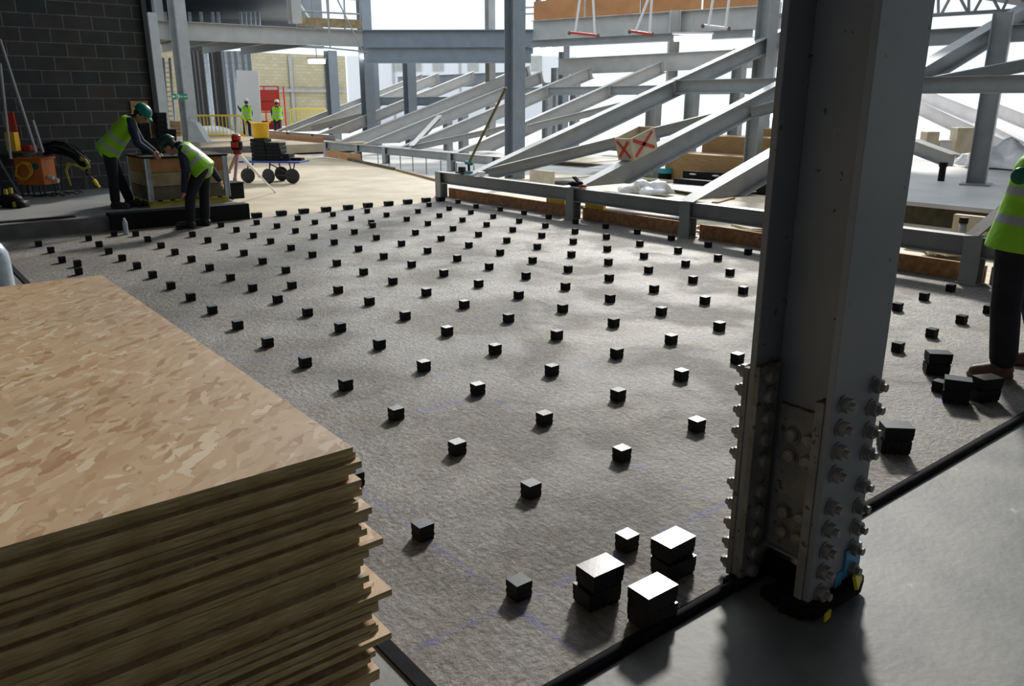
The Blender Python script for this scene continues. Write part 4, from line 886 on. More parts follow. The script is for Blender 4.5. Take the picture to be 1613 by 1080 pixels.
    b.caps(pel - tor * 0.02, ch - tor * 0.05, 0.14, 0.125)
    ln = (ch - pel).length
    vm = vest_mat('bright vest ' + str(len(bpy.data.materials)), tor, pel - loc, bands, [(side, -0.135, -0.09), (side, 0.09, 0.135)] if vertical else None)
    remesh(b.build('vest', vm, p, True), voxc)
    for s in ('L', 'R'):
        b = MB(); an = J['an' + s]; to = J['toe' + s]; d = (to - an); d.z = 0; d.normalize(); fl = an.z - 0.10
        b.caps(an + Vector((0, 0, 0.05)), an - Vector((0, 0, 0.03)), 0.062, 0.058)
        h0 = Vector((an.x, an.y, fl + 0.05)) - d * 0.03; t0 = Vector((an.x, an.y, fl + 0.042)) + d * 0.17
        b.caps(h0, h0 + d * 0.1, 0.05, 0.05); b.caps(h0 + d * 0.08, t0, 0.052, 0.042)
        c = (h0 + t0) / 2; b.box(Vector((c.x, c.y, fl + 0.012)), (0.27, 0.095, 0.024), math.atan2(d.y, d.x))
        remesh(b.build('boot', boots, p, True), 0.009, 3)
    return p

def px(j, g, depth):     # photo points to 3-D joints, each with its own distance ahead
    return {k: gp(a, c, g + depth.get(k, 0)) for k, (a, c) in j.items()}

# bent person at the far left end of the crate
g = 12.1
J = px(dict(head=(222, 181), shL=(205, 192), shR=(203, 190), elL=(217, 226), elR=(222, 222), wrL=(238, 240), wrR=(243, 238), hipL=(172, 236), hipR=(171, 232), knL=(178, 280), knR=(186, 276), anL=(182, 318), anR=(203, 314), toeL=(202, 324), toeR=(225, 320)), g,
       dict(shL=-0.17, shR=0.17, elL=-0.2, elR=0.22, wrL=-0.1, wrR=0.15, hipL=-0.1, hipR=0.1, knL=-0.12, knR=0.14, anL=-0.1, anR=0.16, toeL=-0.1, toeR=0.16))
for s in 'LR': J['an' + s].z = 0.30
figure('person in green hard hat and lime vest bending over the crate', (J['anL'].x, J['anL'].y, 0.2), J, RV * 0.8 - Vector((0, 0, 0.75)), 'hat_green')
# stooping person in front of the crate
g = 11.45
J = px(dict(head=(268, 231), shL=(288, 236), shR=(290, 232), elL=(292, 270), elR=(330, 262), wrL=(290, 300), wrR=(345, 283), hipL=(316, 266), hipR=(320, 262), knL=(300, 306), knR=(322, 302), anL=(299, 342), anR=(322, 334), toeL=(280, 350), toeR=(300, 342)), g,
       dict(shL=-0.17, shR=0.17, elL=-0.25, elR=0.25, wrL=-0.2, wrR=0.3, hipL=-0.1, hipR=0.1, knL=-0.12, knR=0.14, anL=-0.05, anR=0.2))
for s in 'LR': J['an' + s].z = 0.10; J['toe' + s] = J['an' + s] - RV * 0.2
figure('stooping person in dark hard hat and lime vest in front of the crate', (J['anL'].x, J['anL'].y, 0), J, RV * -0.75 - Vector((0, 0, 0.7)), 'hat_dark', vertical=True)
# far standing person at the white board
def far(lab, cx, yh, yf, g, lean=0, raise_=True, face=1):
    s = (yf - yh) / 60.0
    j = dict(head=(cx, yh + 5 * s), shL=(cx - 5 * s, yh + 13.5 * s), shR=(cx + 6 * s, yh + 13.5 * s), elL=(cx - 9 * s, yh + 19 * s), elR=(cx + 8.5 * s, yh + 23 * s), wrL=(cx - 13 * s, yh + 13 * s) if raise_ else (cx - 8 * s, yh + 28 * s), wrR=(cx + 8 * s, yh + 31 * s),
             hipL=(cx - 3 * s, yh + 31 * s), hipR=(cx + 4 * s, yh + 31 * s), knL=(cx - 2.5 * s, yh + 44 * s), knR=(cx + 5 * s, yh + 44 * s), anL=(cx - 2 * s, yf - 2.5 * s), anR=(cx + 6 * s, yf - 2.5 * s))
    J = px(j, g, dict(elL=0.1, wrL=0.25, elR=0.1, wrR=0.15))
    fz = min(J['anL'].z, J['anR'].z) - 0.10
    for t in 'LR': J['an' + t].z = fz + 0.10; J['toe' + t] = J['an' + t] + fw * 0.2
    return figure(lab, (J['anL'].x, J['anL'].y, fz), J, fw * face, 'hat_white', sleeve='navy', trouser='navy', vox=0.016, voxc=0.018, vertical=False)
gg = (zp(392, 214, 0.2) - CAM).dot(fw)
far('person in a pale hard hat and lime vest holding the upright white board', 388, 156, 214, gg)
far('person in a lime vest standing at the red access frame', 436, 158, 212, gg + 1.5, raise_=False)
# person standing at the right edge of the picture
g = 5.05
J = {}
def q5(x, y, dg=0): return gp(x, y, g + dg)
for k, v in dict(head=(1668, 160, 0.05), shL=(1633, 258, -0.20), shR=(1652, 252, 0.2), elL=(1672, 318, -0.22), elR=(1695, 318, 0.22), wrL=(1712, 350, -0.2), wrR=(1725, 350, 0.2), hipL=(1598, 378, -0.09), hipR=(1612, 378, 0.10), knL=(1584, 484, -0.08), knR=(1630, 476, 0.16), anL=(1580, 566, -0.05), anR=(1640, 552, 0.22)).items(): J[k] = q5(*v)
for s in 'LR': J['an' + s].z = 0.10
J['toeL'] = J['anL'] - RV * 0.2; J['toeR'] = J['anR'] - RV * 0.2
per = figure('person at the right edge in a lime vest and black trousers, standing on the slab', (J['anL'].x, J['anL'].y, 0), J, -RV, 'hat_green', 'boot', vox=0.009, voxc=0.012, vertical=False, leg=1.2, bands=((0.10, 0.155), (0.275, 0.33)))

# ------------------------------------------------------------------ things on the raised floor at the left
def rz(v): return Matrix.Rotation(v, 3, 'Z')
# wooden collar crate
cr = thing('collar_crate', 'weathered crate of stacked wooden collars with steel corner hinges, between the two bent people', 'crate', (2.3, 11.2, 0.2))
CX0, CY0, CX1, CY1 = 1.72, 10.86, 2.92, 11.86
b = MB()
for yy in (10.9, 11.3, 11.75): b.span((CX0, yy, 0.2), (CX1, yy + 0.1, 0.28))
for k in range(7): b.span((CX0 + k * 0.18, CY0, 0.28), (CX0 + k * 0.18 + 0.11, CY1, 0.30))
b.build('pallet', 'yellow_dirty', cr)
for k, m_ in enumerate(('crate_c', 'crate_b', 'crate_a')):
    z0 = 0.30 + k * 0.205; z1 = z0 + 0.198; b = MB()
    b.span((CX0, CY0, z0), (CX1, CY0 + 0.025, z1)); b.span((CX0, CY1 - 0.025, z0), (CX1, CY1, z1)); b.span((CX0, CY0 + 0.025, z0), (CX0 + 0.025, CY1 - 0.025, z1)); b.span((CX1 - 0.025, CY0 + 0.025, z0), (CX1, CY1 - 0.025, z1))
    b.build('collar', m_, cr, bevel=0.004)
for x, y in ((CX0 - 0.004, CY0 - 0.004), (CX1 + 0.004, CY0 - 0.004), (CX0 - 0.004, CY1 + 0.004)):
    b = MB(); sx = 1 if x < 2 else -1; sy = 1 if y < 11 else -1
    b.span((x, y, 0.29), (x + 0.07 * sx, y + 0.006 * sy, 0.915)); b.span((x, y, 0.29), (x + 0.006 * sx, y + 0.07 * sy, 0.915)); b.cyl((x, y, 0.29), 0.012, 0.63, 8)
    b.build('corner_hinge', 'galv', cr)
MB().span((CX0 - 0.02, CY0 - 0.02, 0.915), (CX1 + 0.02, CY1 + 0.02, 0.94)).build('lid', 'black', cr)
def tower(lab, xpx, ytop, g, wd=0.16, base=0.94):
    P = gp(xpx, ytop, g); n = max(2, int((P.z - base) / 0.075)); h = (P.z - base) / n
    for k in range(n):
        o = big.copy(); C.objects.link(o); o.location = (P.x + rnd.uniform(-.006, .006), P.y + rnd.uniform(-.006, .006), base + 0.009 + k * h * 1.0); o.rotation_euler = (0, 0, rnd.uniform(-0.08, 0.08)); o.scale = (wd / 0.145, wd / 0.145, h / 0.0755)
        tag(o, 'black block in %s, %s from the bottom' % (lab, ordinal(k + 1)), 'block', 'black blocks piled on the crate')
tower('the left tall pile on the crate', 226, 193, 13.0, 0.15)
tower('the short pile on the crate', 239, 217, 13.0, 0.15)
tower('the tallest pile on the crate', 252, 177, 13.1, 0.15)
tower('the low pile beside the stooping person', 266, 203, 13.2, 0.17)
b = MB(); b.box((0, 0, 0.13), (0.42, 0.34, 0.24)); b.box((0, 0, 0.262), (0.45, 0.37, 0.025)); b.cyl((-0.16, 0.05, 0.27), 0.05, 0.05)
o = b.build('black_toolbox', 'black', bevel=0.01); o.location = (3.02, 11.25, 0.2) ; tag(o, 'black box on the raised floor right of the stooping person', 'box')
o.rotation_euler = (0, 0, 0.1)
q = zp(199, 369, 0); b = MB(); b.lathe(q, [(0.028, 0), (0.03, 0.01), (0.03, 0.15), (0.02, 0.175), (0.011, 0.185), (0.011, 0.21)], 14)
bt = thing('plastic_bottle', 'clear plastic bottle standing by the black edging beam', 'bottle', q)
MB().lathe(q, [(0.03, 0), (0.033, 0.01), (0.033, 0.16), (0.02, 0.19), (0.013, 0.2)], 14).build('bottle_body', 'bluewrap', bt, True); MB().cyl(q + Vector((0, 0, 0.2)), 0.015, 0.018, 12).build('cap', 'white', bt)
# transformer box with leads
q = zp(63, 308, 0.2); ob = thing('site_transformer', 'orange site transformer box with yellow leads by the block wall', 'transformer', q)
P = gp(62, 275, (q - CAM).dot(fw)); W = 0.42
cc = Vector((q.x, q.y, 0)); rot = FWA - PI / 2 - 0.1
b = MB(); b.box(cc + Vector((0, 0, 0.60)), (0.48, 0.34, 0.42), rot); b.box(cc + Vector((0, 0, 0.82)), (0.52, 0.38, 0.03), rot); b.build('case', 'orange', ob, bevel=0.012)
b = MB()
for sx in (-0.2, 0.2):
    for sy in (-0.14, 0.14): b.tube([cc + rz(rot) @ Vector((sx, sy, 0.2)), cc + rz(rot) @ Vector((sx, sy, 0.42))], 0.015)
b.tube([cc + rz(rot) @ Vector((-0.24, -0.17, 0.225)), cc + rz(rot) @ Vector((0.24, -0.17, 0.225))], 0.012); b.build('skid_frame', 'dark', ob)
MB().cyl(cc + rz(rot) @ Vector((0.13, -0.172, 0.70)), 0.055, 0.01, 18, rz(rot) @ Vector((0, -1, 0))).build('round_badge', 'green', ob)
b = MB(); b.cyl(cc + rz(rot) @ Vector((0.24, -0.05, 0.52)), 0.035, 0.09, 12, rz(rot) @ Vector((1, 0, -0.2))); b.cyl(cc + rz(rot) @ Vector((0.24, 0.07, 0.46)), 0.035, 0.09, 12, rz(rot) @ Vector((1, 0, -0.2))); b.build('socket', 'graf', ob)
def coil(lab, c, r, n, m_, nm='cable', ax=(0, 0, 1), rr_=0.012, wob=0.15, cat='cable'):
    qd = Vector((0, 0, 1)).rotation_difference(Vector(ax)); pts = []; c = Vector(c); R_ = random.Random(int(r * 1000) + n)
    for k in range(n * 18):
        a = k * 2 * PI / 18; q_ = r * (1 + wob * math.sin(a * 0.37 + n) + R_.uniform(-0.03, 0.03)); pts.append(c + qd @ Vector((q_ * math.cos(a), q_ * math.sin(a) * 0.8, R_.uniform(-0.012, 0.012) + 0.012 * (k % 3))))
    o = MB().tube(pts, rr_, 6).build(nm, m_, None, True); return tag(o, lab, cat)
coil('orange yellow lead looped over the front of the orange transformer', cc + rz(rot) @ Vector((-0.06, -0.20, 0.62)), 0.15, 3, 'yellow_tub', ax=rz(rot) @ Vector((0, -1, 0)), rr_=0.008)
# hoses draped right of the box
q = gp(118, 250, (cc - CAM).dot(fw) - 0.05)
hs = thing('hose_bundle', 'tangle of black and yellow hoses heaped on a rack by the block wall', 'hoses', (q.x, q.y, 0.2))
gg2 = (q - CAM).dot(fw)
R4 = random.Random(5)
for k in range(26):
    pts = []; s = R4.uniform(-13, 13)
    for (x, y) in ((70, 236), (84, 231), (100, 234), (115, 240), (128, 252), (138, 262), (139, 268)): pts.append(gp(x + R4.uniform(-3, 3), y + s * 0.7 + R4.uniform(-2, 2), gg2 + R4.uniform(-0.12, 0.12)))
    MB().tube(pts, 0.014, 6).build('hose', 'black' if k % 3 else 'dark', hs, True)
for k in range(5):
    pts = [gp(x + R4.uniform(-2, 2), y + R4.uniform(-2, 2), gg2 - 0.16) for x, y in ((128, 250), (136, 253), (140, 262), (132, 266), (118, 260), (108, 258), (104, 268), (107, 280), (110, 291))]
    MB().tube(pts, 0.013, 6).build('hose', 'yellow_dirty', hs, True)
b = MB(); b.tube([gp(96, 238, gg2), gp(98, 298, gg2)], 0.015); b.tube([gp(60, 236, gg2 + .1), gp(135, 246, gg2 + .1)], 0.015); b.tube([gp(130, 245, gg2 + .1), gp(134, 298, gg2 + .1)], 0.015); b.build('rack', 'dark', hs)
b = MB(); b.tube([gp(135, 272, gg2), gp(148, 283, gg2), gp(158, 296, gg2)], 0.014, 6); o = b.build('lance', 'dark', None, True); tag(o, 'thin dark lance with a yellow tip leaning from the hose heap to the floor', 'tool')
b = MB(); b.tube([gp(148, 283, gg2 - .02), gp(153, 290, gg2 - .02)], 0.03, 8); b.tube([gp(153, 290, gg2 - .02), gp(157, 295, gg2 - .02)], 0.02, 8); o.name = 'lance'; b.build('handle', 'yellow', o, local=True)
# red sign board and yellow box, leaning steel props
q = zp(18, 311, 0.2); gg3 = (q - CAM).dot(fw)
b = MB(); a0 = gp(9, 178, gg3 + .45); a1 = gp(20, 176, gg3 + .45); a2 = gp(33, 235, gg3 + .4); a3 = gp(14, 235, gg3 + .4)
th_ = fw * 0.03; b.add([a0, a1, a2, a3, a0 + th_, a1 + th_, a2 + th_, a3 + th_], [(0, 1, 2, 3), (7, 6, 5, 4), (0, 4, 5, 1), (1, 5, 6, 2), (2, 6, 7, 3), (3, 7, 4, 0)]); tag(b.build('red_board', 'red'), 'narrow red board standing against the block wall at the left edge', 'board')
b = MB(); b.box(gp(20, 223, gg3 + 0.12), (0.17, 0.12, 0.30), rot); tag(b.build('yellow_box', 'yellow_tub', bevel=0.01), 'small yellow box on the rack in front of the red board', 'box')
b = MB(); b.box(gp(38, 233, gg3 + 0.3), (0.34, 0.2, 0.10), rot); tag(b.build('red_case', 'darkred', bevel=0.01), 'red case lying on the rack left of the hoses', 'case')
rk = thing('tool_rack', 'dark steel rack holding the yellow box at the left edge', 'rack', (q.x, q.y, 0.2))
a = gp(24, 243, gg3 + 0.42); MB().box(a, (0.5, 0.35, 0.03), rot).build('shelf', 'dark', rk)
for dx in (-0.23, 0.23):
    for dy in (-0.15, 0.15): v = a + rz(rot) @ Vector((dx, dy, 0)); MB().tube([v, Vector((v.x, v.y, 0.2))], 0.015).build('leg', 'dark', rk)
MB().tube([a + rz(rot) @ Vector((-0.2, -0.18, 0)), Vector((a.x, a.y, 0.2)) + rz(rot) @ Vector((0.1, -0.18, 0))], 0.02).build('brace', 'steel', rk)
for i, (p0, p1, dg) in enumerate((((0, 62), (57, 240), 0.0), ((0, 100), (17, 250), -0.2), ((52, 190), (68, 240), 0.1))):
    o = MB().tube([gp(*p0, gg3 + dg), gp(*p1, gg3 + dg - 0.2)], 0.022, 10).build('steel_pole', 'steel'); tag(o, 'steel pole leaning against the block wall, %s from the left' % ['second', 'first', 'third'][i], 'pole', 'poles leaning on the block wall')
# black kit with yellow straps at far left
q = zp(18, 326, 0.2); b = MB(); b.ball(q + Vector((0, 0, 0.1)), (0.20, 0.14, 0.11), rz(rot)); b.box(q + Vector((0.05, -0.1, 0.05)), (0.3, 0.2, 0.1), rot)
kb = thing('tool_bag', 'black tool bag with yellow tabs on the floor at the left edge', 'bag', q); b.build('bag', 'black', kb, True)
for (x, y) in ((9, 302), (17, 300), (23, 322)): MB().box(gp(x, y, (q - CAM).dot(fw) - 0.15), (0.045, 0.03, 0.08), rot).build('tab', 'yellow_dirty', kb)
for k in range(3): coil('thin black cable on the floor below the orange transformer, %s from the left' % ordinal(k + 1), zp(70 + k * 18, 309 - k * 2, 0.215), 0.14 + 0.04 * k, 1, 'black', rr_=0.007, nm='floor_cable')
o = MB().box(zp(220, 230, 0.2) * 0 + Vector((2.62, 14.28, 1.35)), (0.30, 0.04, 0.75)).build('brown_board', 'timber', origin=(2.62, 14.2, 1.0)); tag(o, 'brown timber panel fixed to the block wall behind the green hard hat', 'panel')
# wrapped post at the left edge
q = Vector((-0.86, 5.0, 0)); P = yp(0, 378, 5.0)
wp = thing('wrapped_post', 'thick post wrapped in pale blue film at the left edge behind the board stack', 'post', (-0.93, 5.0, 0))
MB().lathe((-0.93, 5.0, 0), [(0.125, 0), (0.12, 0.3), (0.118, 0.6), (0.112, P.z - 0.09), (0.075, P.z - 0.02), (0.01, P.z)], 20).build('film', 'bluewrap', wp, True)
MB().span((-1.04, 4.80, 0.0), (-1.0, 4.9, P.z - 0.12)).build('timber_batten', 'timber', wp)

# ------------------------------------------------------------------ laser on tripod
A = zp(367, 314); B_ = zp(434, 303); Cc = zp(352, 290); gt = 13.9
hd = gp(374, 240, gt)
tp = thing('laser_tripod', 'red rotating laser level on a purple and white tripod beside the trolley', 'tripod', (hd.x, hd.y, 0))
for P, m_, lab in ((A, 'purple', None), (B_, 'lampbody', 'white tripod leg'), (Cc, 'crate_a', None)):
    t = hd.lerp(P, 0.55); b = MB(); b.tube([hd, t], 0.028, 8); b.tube([t, P], 0.017, 8); b.cyl(t - Vector((0, 0, 0.03)), 0.034, 0.05, 10)
    o = b.build('leg', m_, tp)
    if lab: o['label'] = lab
    MB().tube([P.lerp(hd, 0.06), P], [0.018, 0.006], 8).build('foot_spike', 'black', o, local=True)
MB().cyl(hd - Vector((0, 0, 0.03)), 0.07, 0.07, 16).build('tripod_head', 'darkred', tp)
b = MB(); b.cyl(hd + Vector((0, 0, 0.04)), 0.095, 0.15, 18, bev=0.01); b.build('laser_case', 'black', tp)
b = MB(); b.cyl(hd + Vector((0, 0, 0.19)), 0.075, 0.10, 18, bev=0.015); b.box(hd + Vector((0, 0, 0.13)) - fw * 0.085, (0.10, 0.05, 0.09), FWA - PI / 2); b.build('laser_head', 'red', tp)
MB().cyl(hd + Vector((0, 0, 0.29)), 0.06, 0.02, 16).build('laser_cap', 'white', tp)

# ------------------------------------------------------------------ trolley
g = 17.9; c0 = zp(430, 288); a0 = FWA - PI / 2 - 0.12
tc_ = Vector((c0.x, c0.y, 0)) + fw * 0.25
tr2 = thing('flatbed_trolley', 'blue flatbed trolley carrying the black stack and the yellow tub', 'trolley', tc_)
def T(x, y, z): return tc_ + rz(a0) @ Vector((x, y, 0)) + Vector((0, 0, z))
MB().box(T(0, 0, 0.45), (1.38, 0.62, 0.04), a0).build('platform', 'bluepaint', tr2, bevel=0.006)
for sx, sy in ((-0.52, -0.27), (-0.02, -0.33), (0.5, -0.27), (0.02, 0.3)):
    c = T(sx, sy, 0.155); ax = rz(a0) @ Vector((0, 1, 0)) if sx != -0.02 else rz(a0) @ Vector((0.35, 1, 0)).normalized()
    w_ = MB().lathe(c - ax * 0.045, [(0.10, 0), (0.152, 0.008), (0.162, 0.03), (0.155, 0.06), (0.145, 0.082), (0.10, 0.09)], 24, ax).build('wheel', 'tyre', tr2, True)
    MB().lathe(c - ax * 0.052, [(0.03, 0), (0.06, 0.006), (0.07, 0.05), (0.06, 0.098), (0.03, 0.104)], 18, ax).build('hub', 'dark', w_, local=True)
    b = MB(); b.tube([c, T(sx * 0.8, sy * 0.6, 0.43)], 0.014); b.tube([c, T(sx * 1.05, sy * 0.6, 0.43)], 0.014); b.build('wheel_strut', 'dark', tr2)
b = MB(); b.tube([T(-0.02, -0.3, 0.17), T(0.5, -0.25, 0.17)], 0.012); b.tube([T(0.0, -0.3, 0.42), T(0.42, -0.26, 0.2)], 0.012); b.build('underframe', 'dark', tr2)
k = 0
for lv in range(6):
    for cxp in (-0.28, 0.06):
        if cxp > 0 and lv > 4: continue
        o = MB().box((0, 0, 0.035), (0.33, 0.36, 0.072)).build('rubber_pad', 'rubber', bevel=0.008); o.location = T(cxp + rnd.uniform(-.01, .01), 0, 0.472 + lv * 0.078); o.rotation_euler = (0, 0, a0 + rnd.uniform(-.04, .04))
        tag(o, 'thick black rubber pad on the trolley, %s stack, %s layer up' % ('left' if cxp < 0 else 'middle', ordinal(lv + 1)), 'pad', 'black pads on the trolley'); k += 1
for lv in range(2):
    o = MB().box((0, 0, 0.035), (0.16, 0.34, 0.072)).build('rubber_pad', 'rubber', bevel=0.008); o.location = T(0.33, 0.0, 0.472 + lv * 0.078); o.rotation_euler = (0, 0, a0); tag(o, 'black rubber pad on the trolley in the short right stack, %s' % ['lower', 'upper'][lv], 'pad', 'black pads on the trolley')
o = MB().box((0, 0, 0.03), (0.24, 0.2, 0.06)).build('rubber_pad', 'rubber', bevel=0.008); o.location = T(0.54, 0, 0.472); o.rotation_euler = (0, 0, a0); tag(o, 'small black rubber pad alone at the right end of the trolley', 'pad', 'black pads on the trolley')
zt_ = 0.472 + 6 * 0.078
tb = thing('yellow_tub', 'bright yellow flexible tub standing on the black stack on the trolley', 'tub', T(-0.26, 0, zt_))
b = MB(); n_ = 28; c = T(-0.26, 0, zt_); b.lathe(c, [(0.155, 0), (0.165, 0.02), (0.19, 0.31), (0.2, 0.325), (0.192, 0.33), (0.183, 0.31), (0.158, 0.03), (0.02, 0.025)], n_); b.build('tub', 'yellow_tub', tb, True)
for s in (-1, 1): MB().tube([c + RV * 0.18 * s + Vector((0, 0.06, 0.32)), c + RV * 0.23 * s + Vector((0, 0.03, 0.37)), c + RV * 0.23 * s + Vector((0, -0.03, 0.37)), c + RV * 0.18 * s + Vector((0, -0.06, 0.32))], 0.012, 8).build('handle', 'yellow_tub', tb, True)

# ------------------------------------------------------------------ far left background
def barrier(lab, x0_, x1_, yt, yb, zf, nb=14, m_='yellow', nm='pedestrian_barrier'):
    P = zp(x0_, yb, zf); Q = zp(x1_, yb, zf); g_ = (P - CAM).dot(fw); h = gp(x0_, yt, g_).z - zf
    Q = gp(x1_, yb, g_); Q.z = zf; P.z = zf; d = (Q - P).normalized(); t = thing(nm, lab, 'barrier', P); up = Vector((0, 0, 1))
    MB().tube([P + up * 0.1, P + up * (h - 0.2), P + up * (h - 0.06) + d * 0.06, P + up * h + d * 0.25, Q + up * h - d * 0.25, Q + up * (h - 0.06) - d * 0.06, Q + up * (h - 0.2), Q + up * 0.1, P + up * 0.1], 0.035, 8).build('frame', m_, t)
    for k in range(1, nb): q = P.lerp(Q, k / nb); MB().tube([q + up * 0.1, q + up * (h)], 0.016, 6).build('bar', m_, t)
    for q in (P.lerp(Q, 0.12), P.lerp(Q, 0.88)): MB().box(q + up * 0.03, (0.06, 0.55, 0.06), math.atan2(d.y, d.x)).build('foot', m_, t)
    return t
barrier('yellow tube pedestrian barrier in front of the leaning steel studs', 306, 388, 182, 217, 0.2)
barrier('yellow slatted barrier far behind the rakers', 459, 516, 171, 197, 0.0, 24)
gS = (zp(345, 213, 0.2) - CAM).dot(fw)
for i, x in enumerate((304, 311, 318, 326, 333, 340, 347, 353, 359, 364, 369, 374, 379, 384, 389, 394, 399)):
    P = gp(x + 4, 214, gS + 0.4); P.z = 0.2; Q = Vector((P.x, P.y, 3.85)); s_ = (0.07, 0.09, 0.06)[i % 3]
    b = MB(); sd = RV; d = (Q - P).normalized(); up = sd.cross(d).normalized()
    b.prism([(-s_, 0), (s_, 0), (s_, 0.12), (s_ - .02, 0.12), (s_ - .02, 0.02), (-s_ + .02, 0.02), (-s_ + .02, 0.12), (-s_, 0.12)], P, Q, sd, -up if up.dot(fw) < 0 else up)
    o = b.build('steel_stud', ('galv' if i % 2 else 'steel_blue') if i >= 8 else ('dark' if i % 4 else 'galv'), origin=P)
    tag(o, (('bright galvanised' if i % 2 else 'blue grey') if i >= 8 else ('dark' if i % 4 else 'shiny')) + ' steel stud in the row at the back left, %s from the left' % ordinal(i + 1), 'stud', 'long steel studs leaning at the back left')
g_ = gg + 0.6; P = gp(413, 213, g_); Q = gp(372, 213, g_); P.z = Q.z = 0.2
a_ = gp(407, 112, g_ + 0.4); c_ = gp(372, 110, g_ + 0.4); t_ = fw * 0.03
o = MB().add([P, Q, c_, a_, P + t_, Q + t_, c_ + t_, a_ + t_], [(0, 1, 2, 3), (7, 6, 5, 4), (0, 4, 5, 1), (1, 5, 6, 2), (2, 6, 7, 3), (3, 7, 4, 0)]).build('plasterboard_sheet', 'white', origin=P)
tag(o, 'tall white plasterboard sheet leaning upright in front of the person with the pale hat', 'board')
# red access frame
P = gp(413, 212, gg + 2.2); P.z = 0.2; Q = gp(444, 212, gg + 2.2); Q.z = 0.2; zt1 = gp(430, 136, gg + 2.2).z
rf = thing('access_frame', 'red access platform with mesh panels behind the second far person', 'platform', P)
for q in (P, Q, P + fw * 0.9, Q + fw * 0.9): MB().tube([q, q + Vector((0, 0, zt1 - 0.2))], 0.04, 8).build('upright', 'red', rf)
for z in (0.5, 1.0, 1.55, zt1 - 0.2): MB().tube([P + Vector((0, 0, z)), Q + Vector((0, 0, z))], 0.03, 8).build('crossbar', 'red', rf)
for (z0, z1) in ((0.2, 0.6), (1.05, 1.5), (zt1 - 0.9, zt1 - 0.35)): MB().box((P + Q) / 2 + Vector((0, 0, (z0 + z1) / 2)), ((Q - P).length * 0.92, 0.04, z1 - z0), FWA - PI / 2).build('panel', 'red' if z0 > 1 else 'darkred', rf)
# ladder + lattice by the left column
def ladder(lab, x0_, x1_, yt, yb, g_):
    t = thing('ladder', lab, 'ladder', gp(x0_, yb, g_)); A0 = gp(x0_ + 4, yb, g_); A1 = gp(x0_ - 6, yt, g_ + 1.0); B0 = gp(x1_ + 4, yb, g_); B1 = gp(x1_ - 6, yt, g_ + 1.0)
    MB().tube([A0, A1], 0.05, 8).build('stile', 'alu', t); MB().tube([B0, B1], 0.05, 8).build('stile', 'alu', t)
    for k in range(1, 16): MB().tube([A0.lerp(A1, k / 16), B0.lerp(B1, k / 16)], 0.022, 6).build('rung', 'alu', t)
ladder('aluminium ladder between the block wall and the exit sign column', 263, 273, 92, 213, 30)
st = thing('pallet_of_boards', 'pile of yellow timber on a pallet at the foot of the ladder', 'timber', gp(268, 212, 28))
for k in range(4): MB().box(gp(266, 212 - k * 6, 28), (1.0, 0.6, 0.10), FWA - PI / 2).build('board', 'timber', st)
b = MB(); b.ball((0, 0, 0), (1.1, 0.6, 0.42), None, 16); o = b.build('sheeted_heap', 'wrap', None, True); o.location = gp(333, 214, gS - 1.2); o.location.z = 0.25; o.rotation_euler = (0, 0, FWA - PI / 2); tag(o, 'heap under pale sheeting behind the yellow barrier', 'heap')
# concrete haunch at foot of the sign column
P = gp(302, 232, 25.2)
b = MB(); q0 = gp(297, 224, 25); q1 = gp(326, 224, 25); q2 = gp(308, 194, 25); q3 = gp(297, 188, 25); t_ = fw * 0.4
b.add([q0, q1, q2, q3, q0 + t_, q1 + t_, q2 + t_, q3 + t_], [(0, 1, 2, 3), (7, 6, 5, 4), (0, 4, 5, 1), (1, 5, 6, 2), (2, 6, 7, 3), (3, 7, 4, 0)]); tag(b.build('haunch_plate', 'steel'), 'pale sloping plate at the foot of the exit sign column', 'plate')
# exit sign
g_ = 25.18; c = gp(283, 152, g_); es = thing('fire_exit_sign', 'green fire exit sign with a white arrow on the pale column', 'sign', c)
W_ = (gp(295, 152, g_) - gp(270.5, 152, g_)).length; H_ = (gp(283, 148, g_) - gp(283, 156.5, g_)).length; ra = FWA - PI / 2
def S(x, y, o_=0.0): return c + rz(ra) @ Vector((x, -o_, 0)) + Vector((0, 0, y))
MB().box(c, (W_, 0.015, H_), ra).build('sign_board', 'sign', es)
def flat(pts, nm, m_='signwhite'):
    b = MB(); n = len(pts); b.add([S(x, y, 0.010) for x, y in pts] + [S(x, y, 0.014) for x, y in pts], [tuple(range(n)), tuple(range(n, 2 * n))[::-1]] + [(i, (i + 1) % n, n + (i + 1) % n, n + i) for i in range(n)]); b.build(nm, m_, es)
h = H_ / 2
flat([(-W_ * .46, 0), (-W_ * .38, h * .6), (-W_ * .38, h * .2), (-W_ * .27, h * .2), (-W_ * .27, -h * .2), (-W_ * .38, -h * .2), (-W_ * .38, -h * .6)], 'arrow')
flat([(-W_ * .2, -h * .8), (-W_ * .04, -h * .8), (-W_ * .04, h * .8), (-W_ * .2, h * .8)], 'pictogram_panel')
b = MB(); b.ball(S(-W_ * .12, h * .55, 0.016), 0.018, None, 8); b.tube([S(-W_ * .12, h * .35, .017), S(-W_ * .13, -h * .1, .017), S(-W_ * .17, -h * .6, .017)], 0.011, 6); b.tube([S(-W_ * .13, -h * .1, .017), S(-W_ * .08, -h * .6, .017)], 0.011, 6); b.tube([S(-W_ * .17, h * .1, .017), S(-W_ * .08, h * .15, .017)], 0.009, 6); b.build('running_figure', 'sign', es)
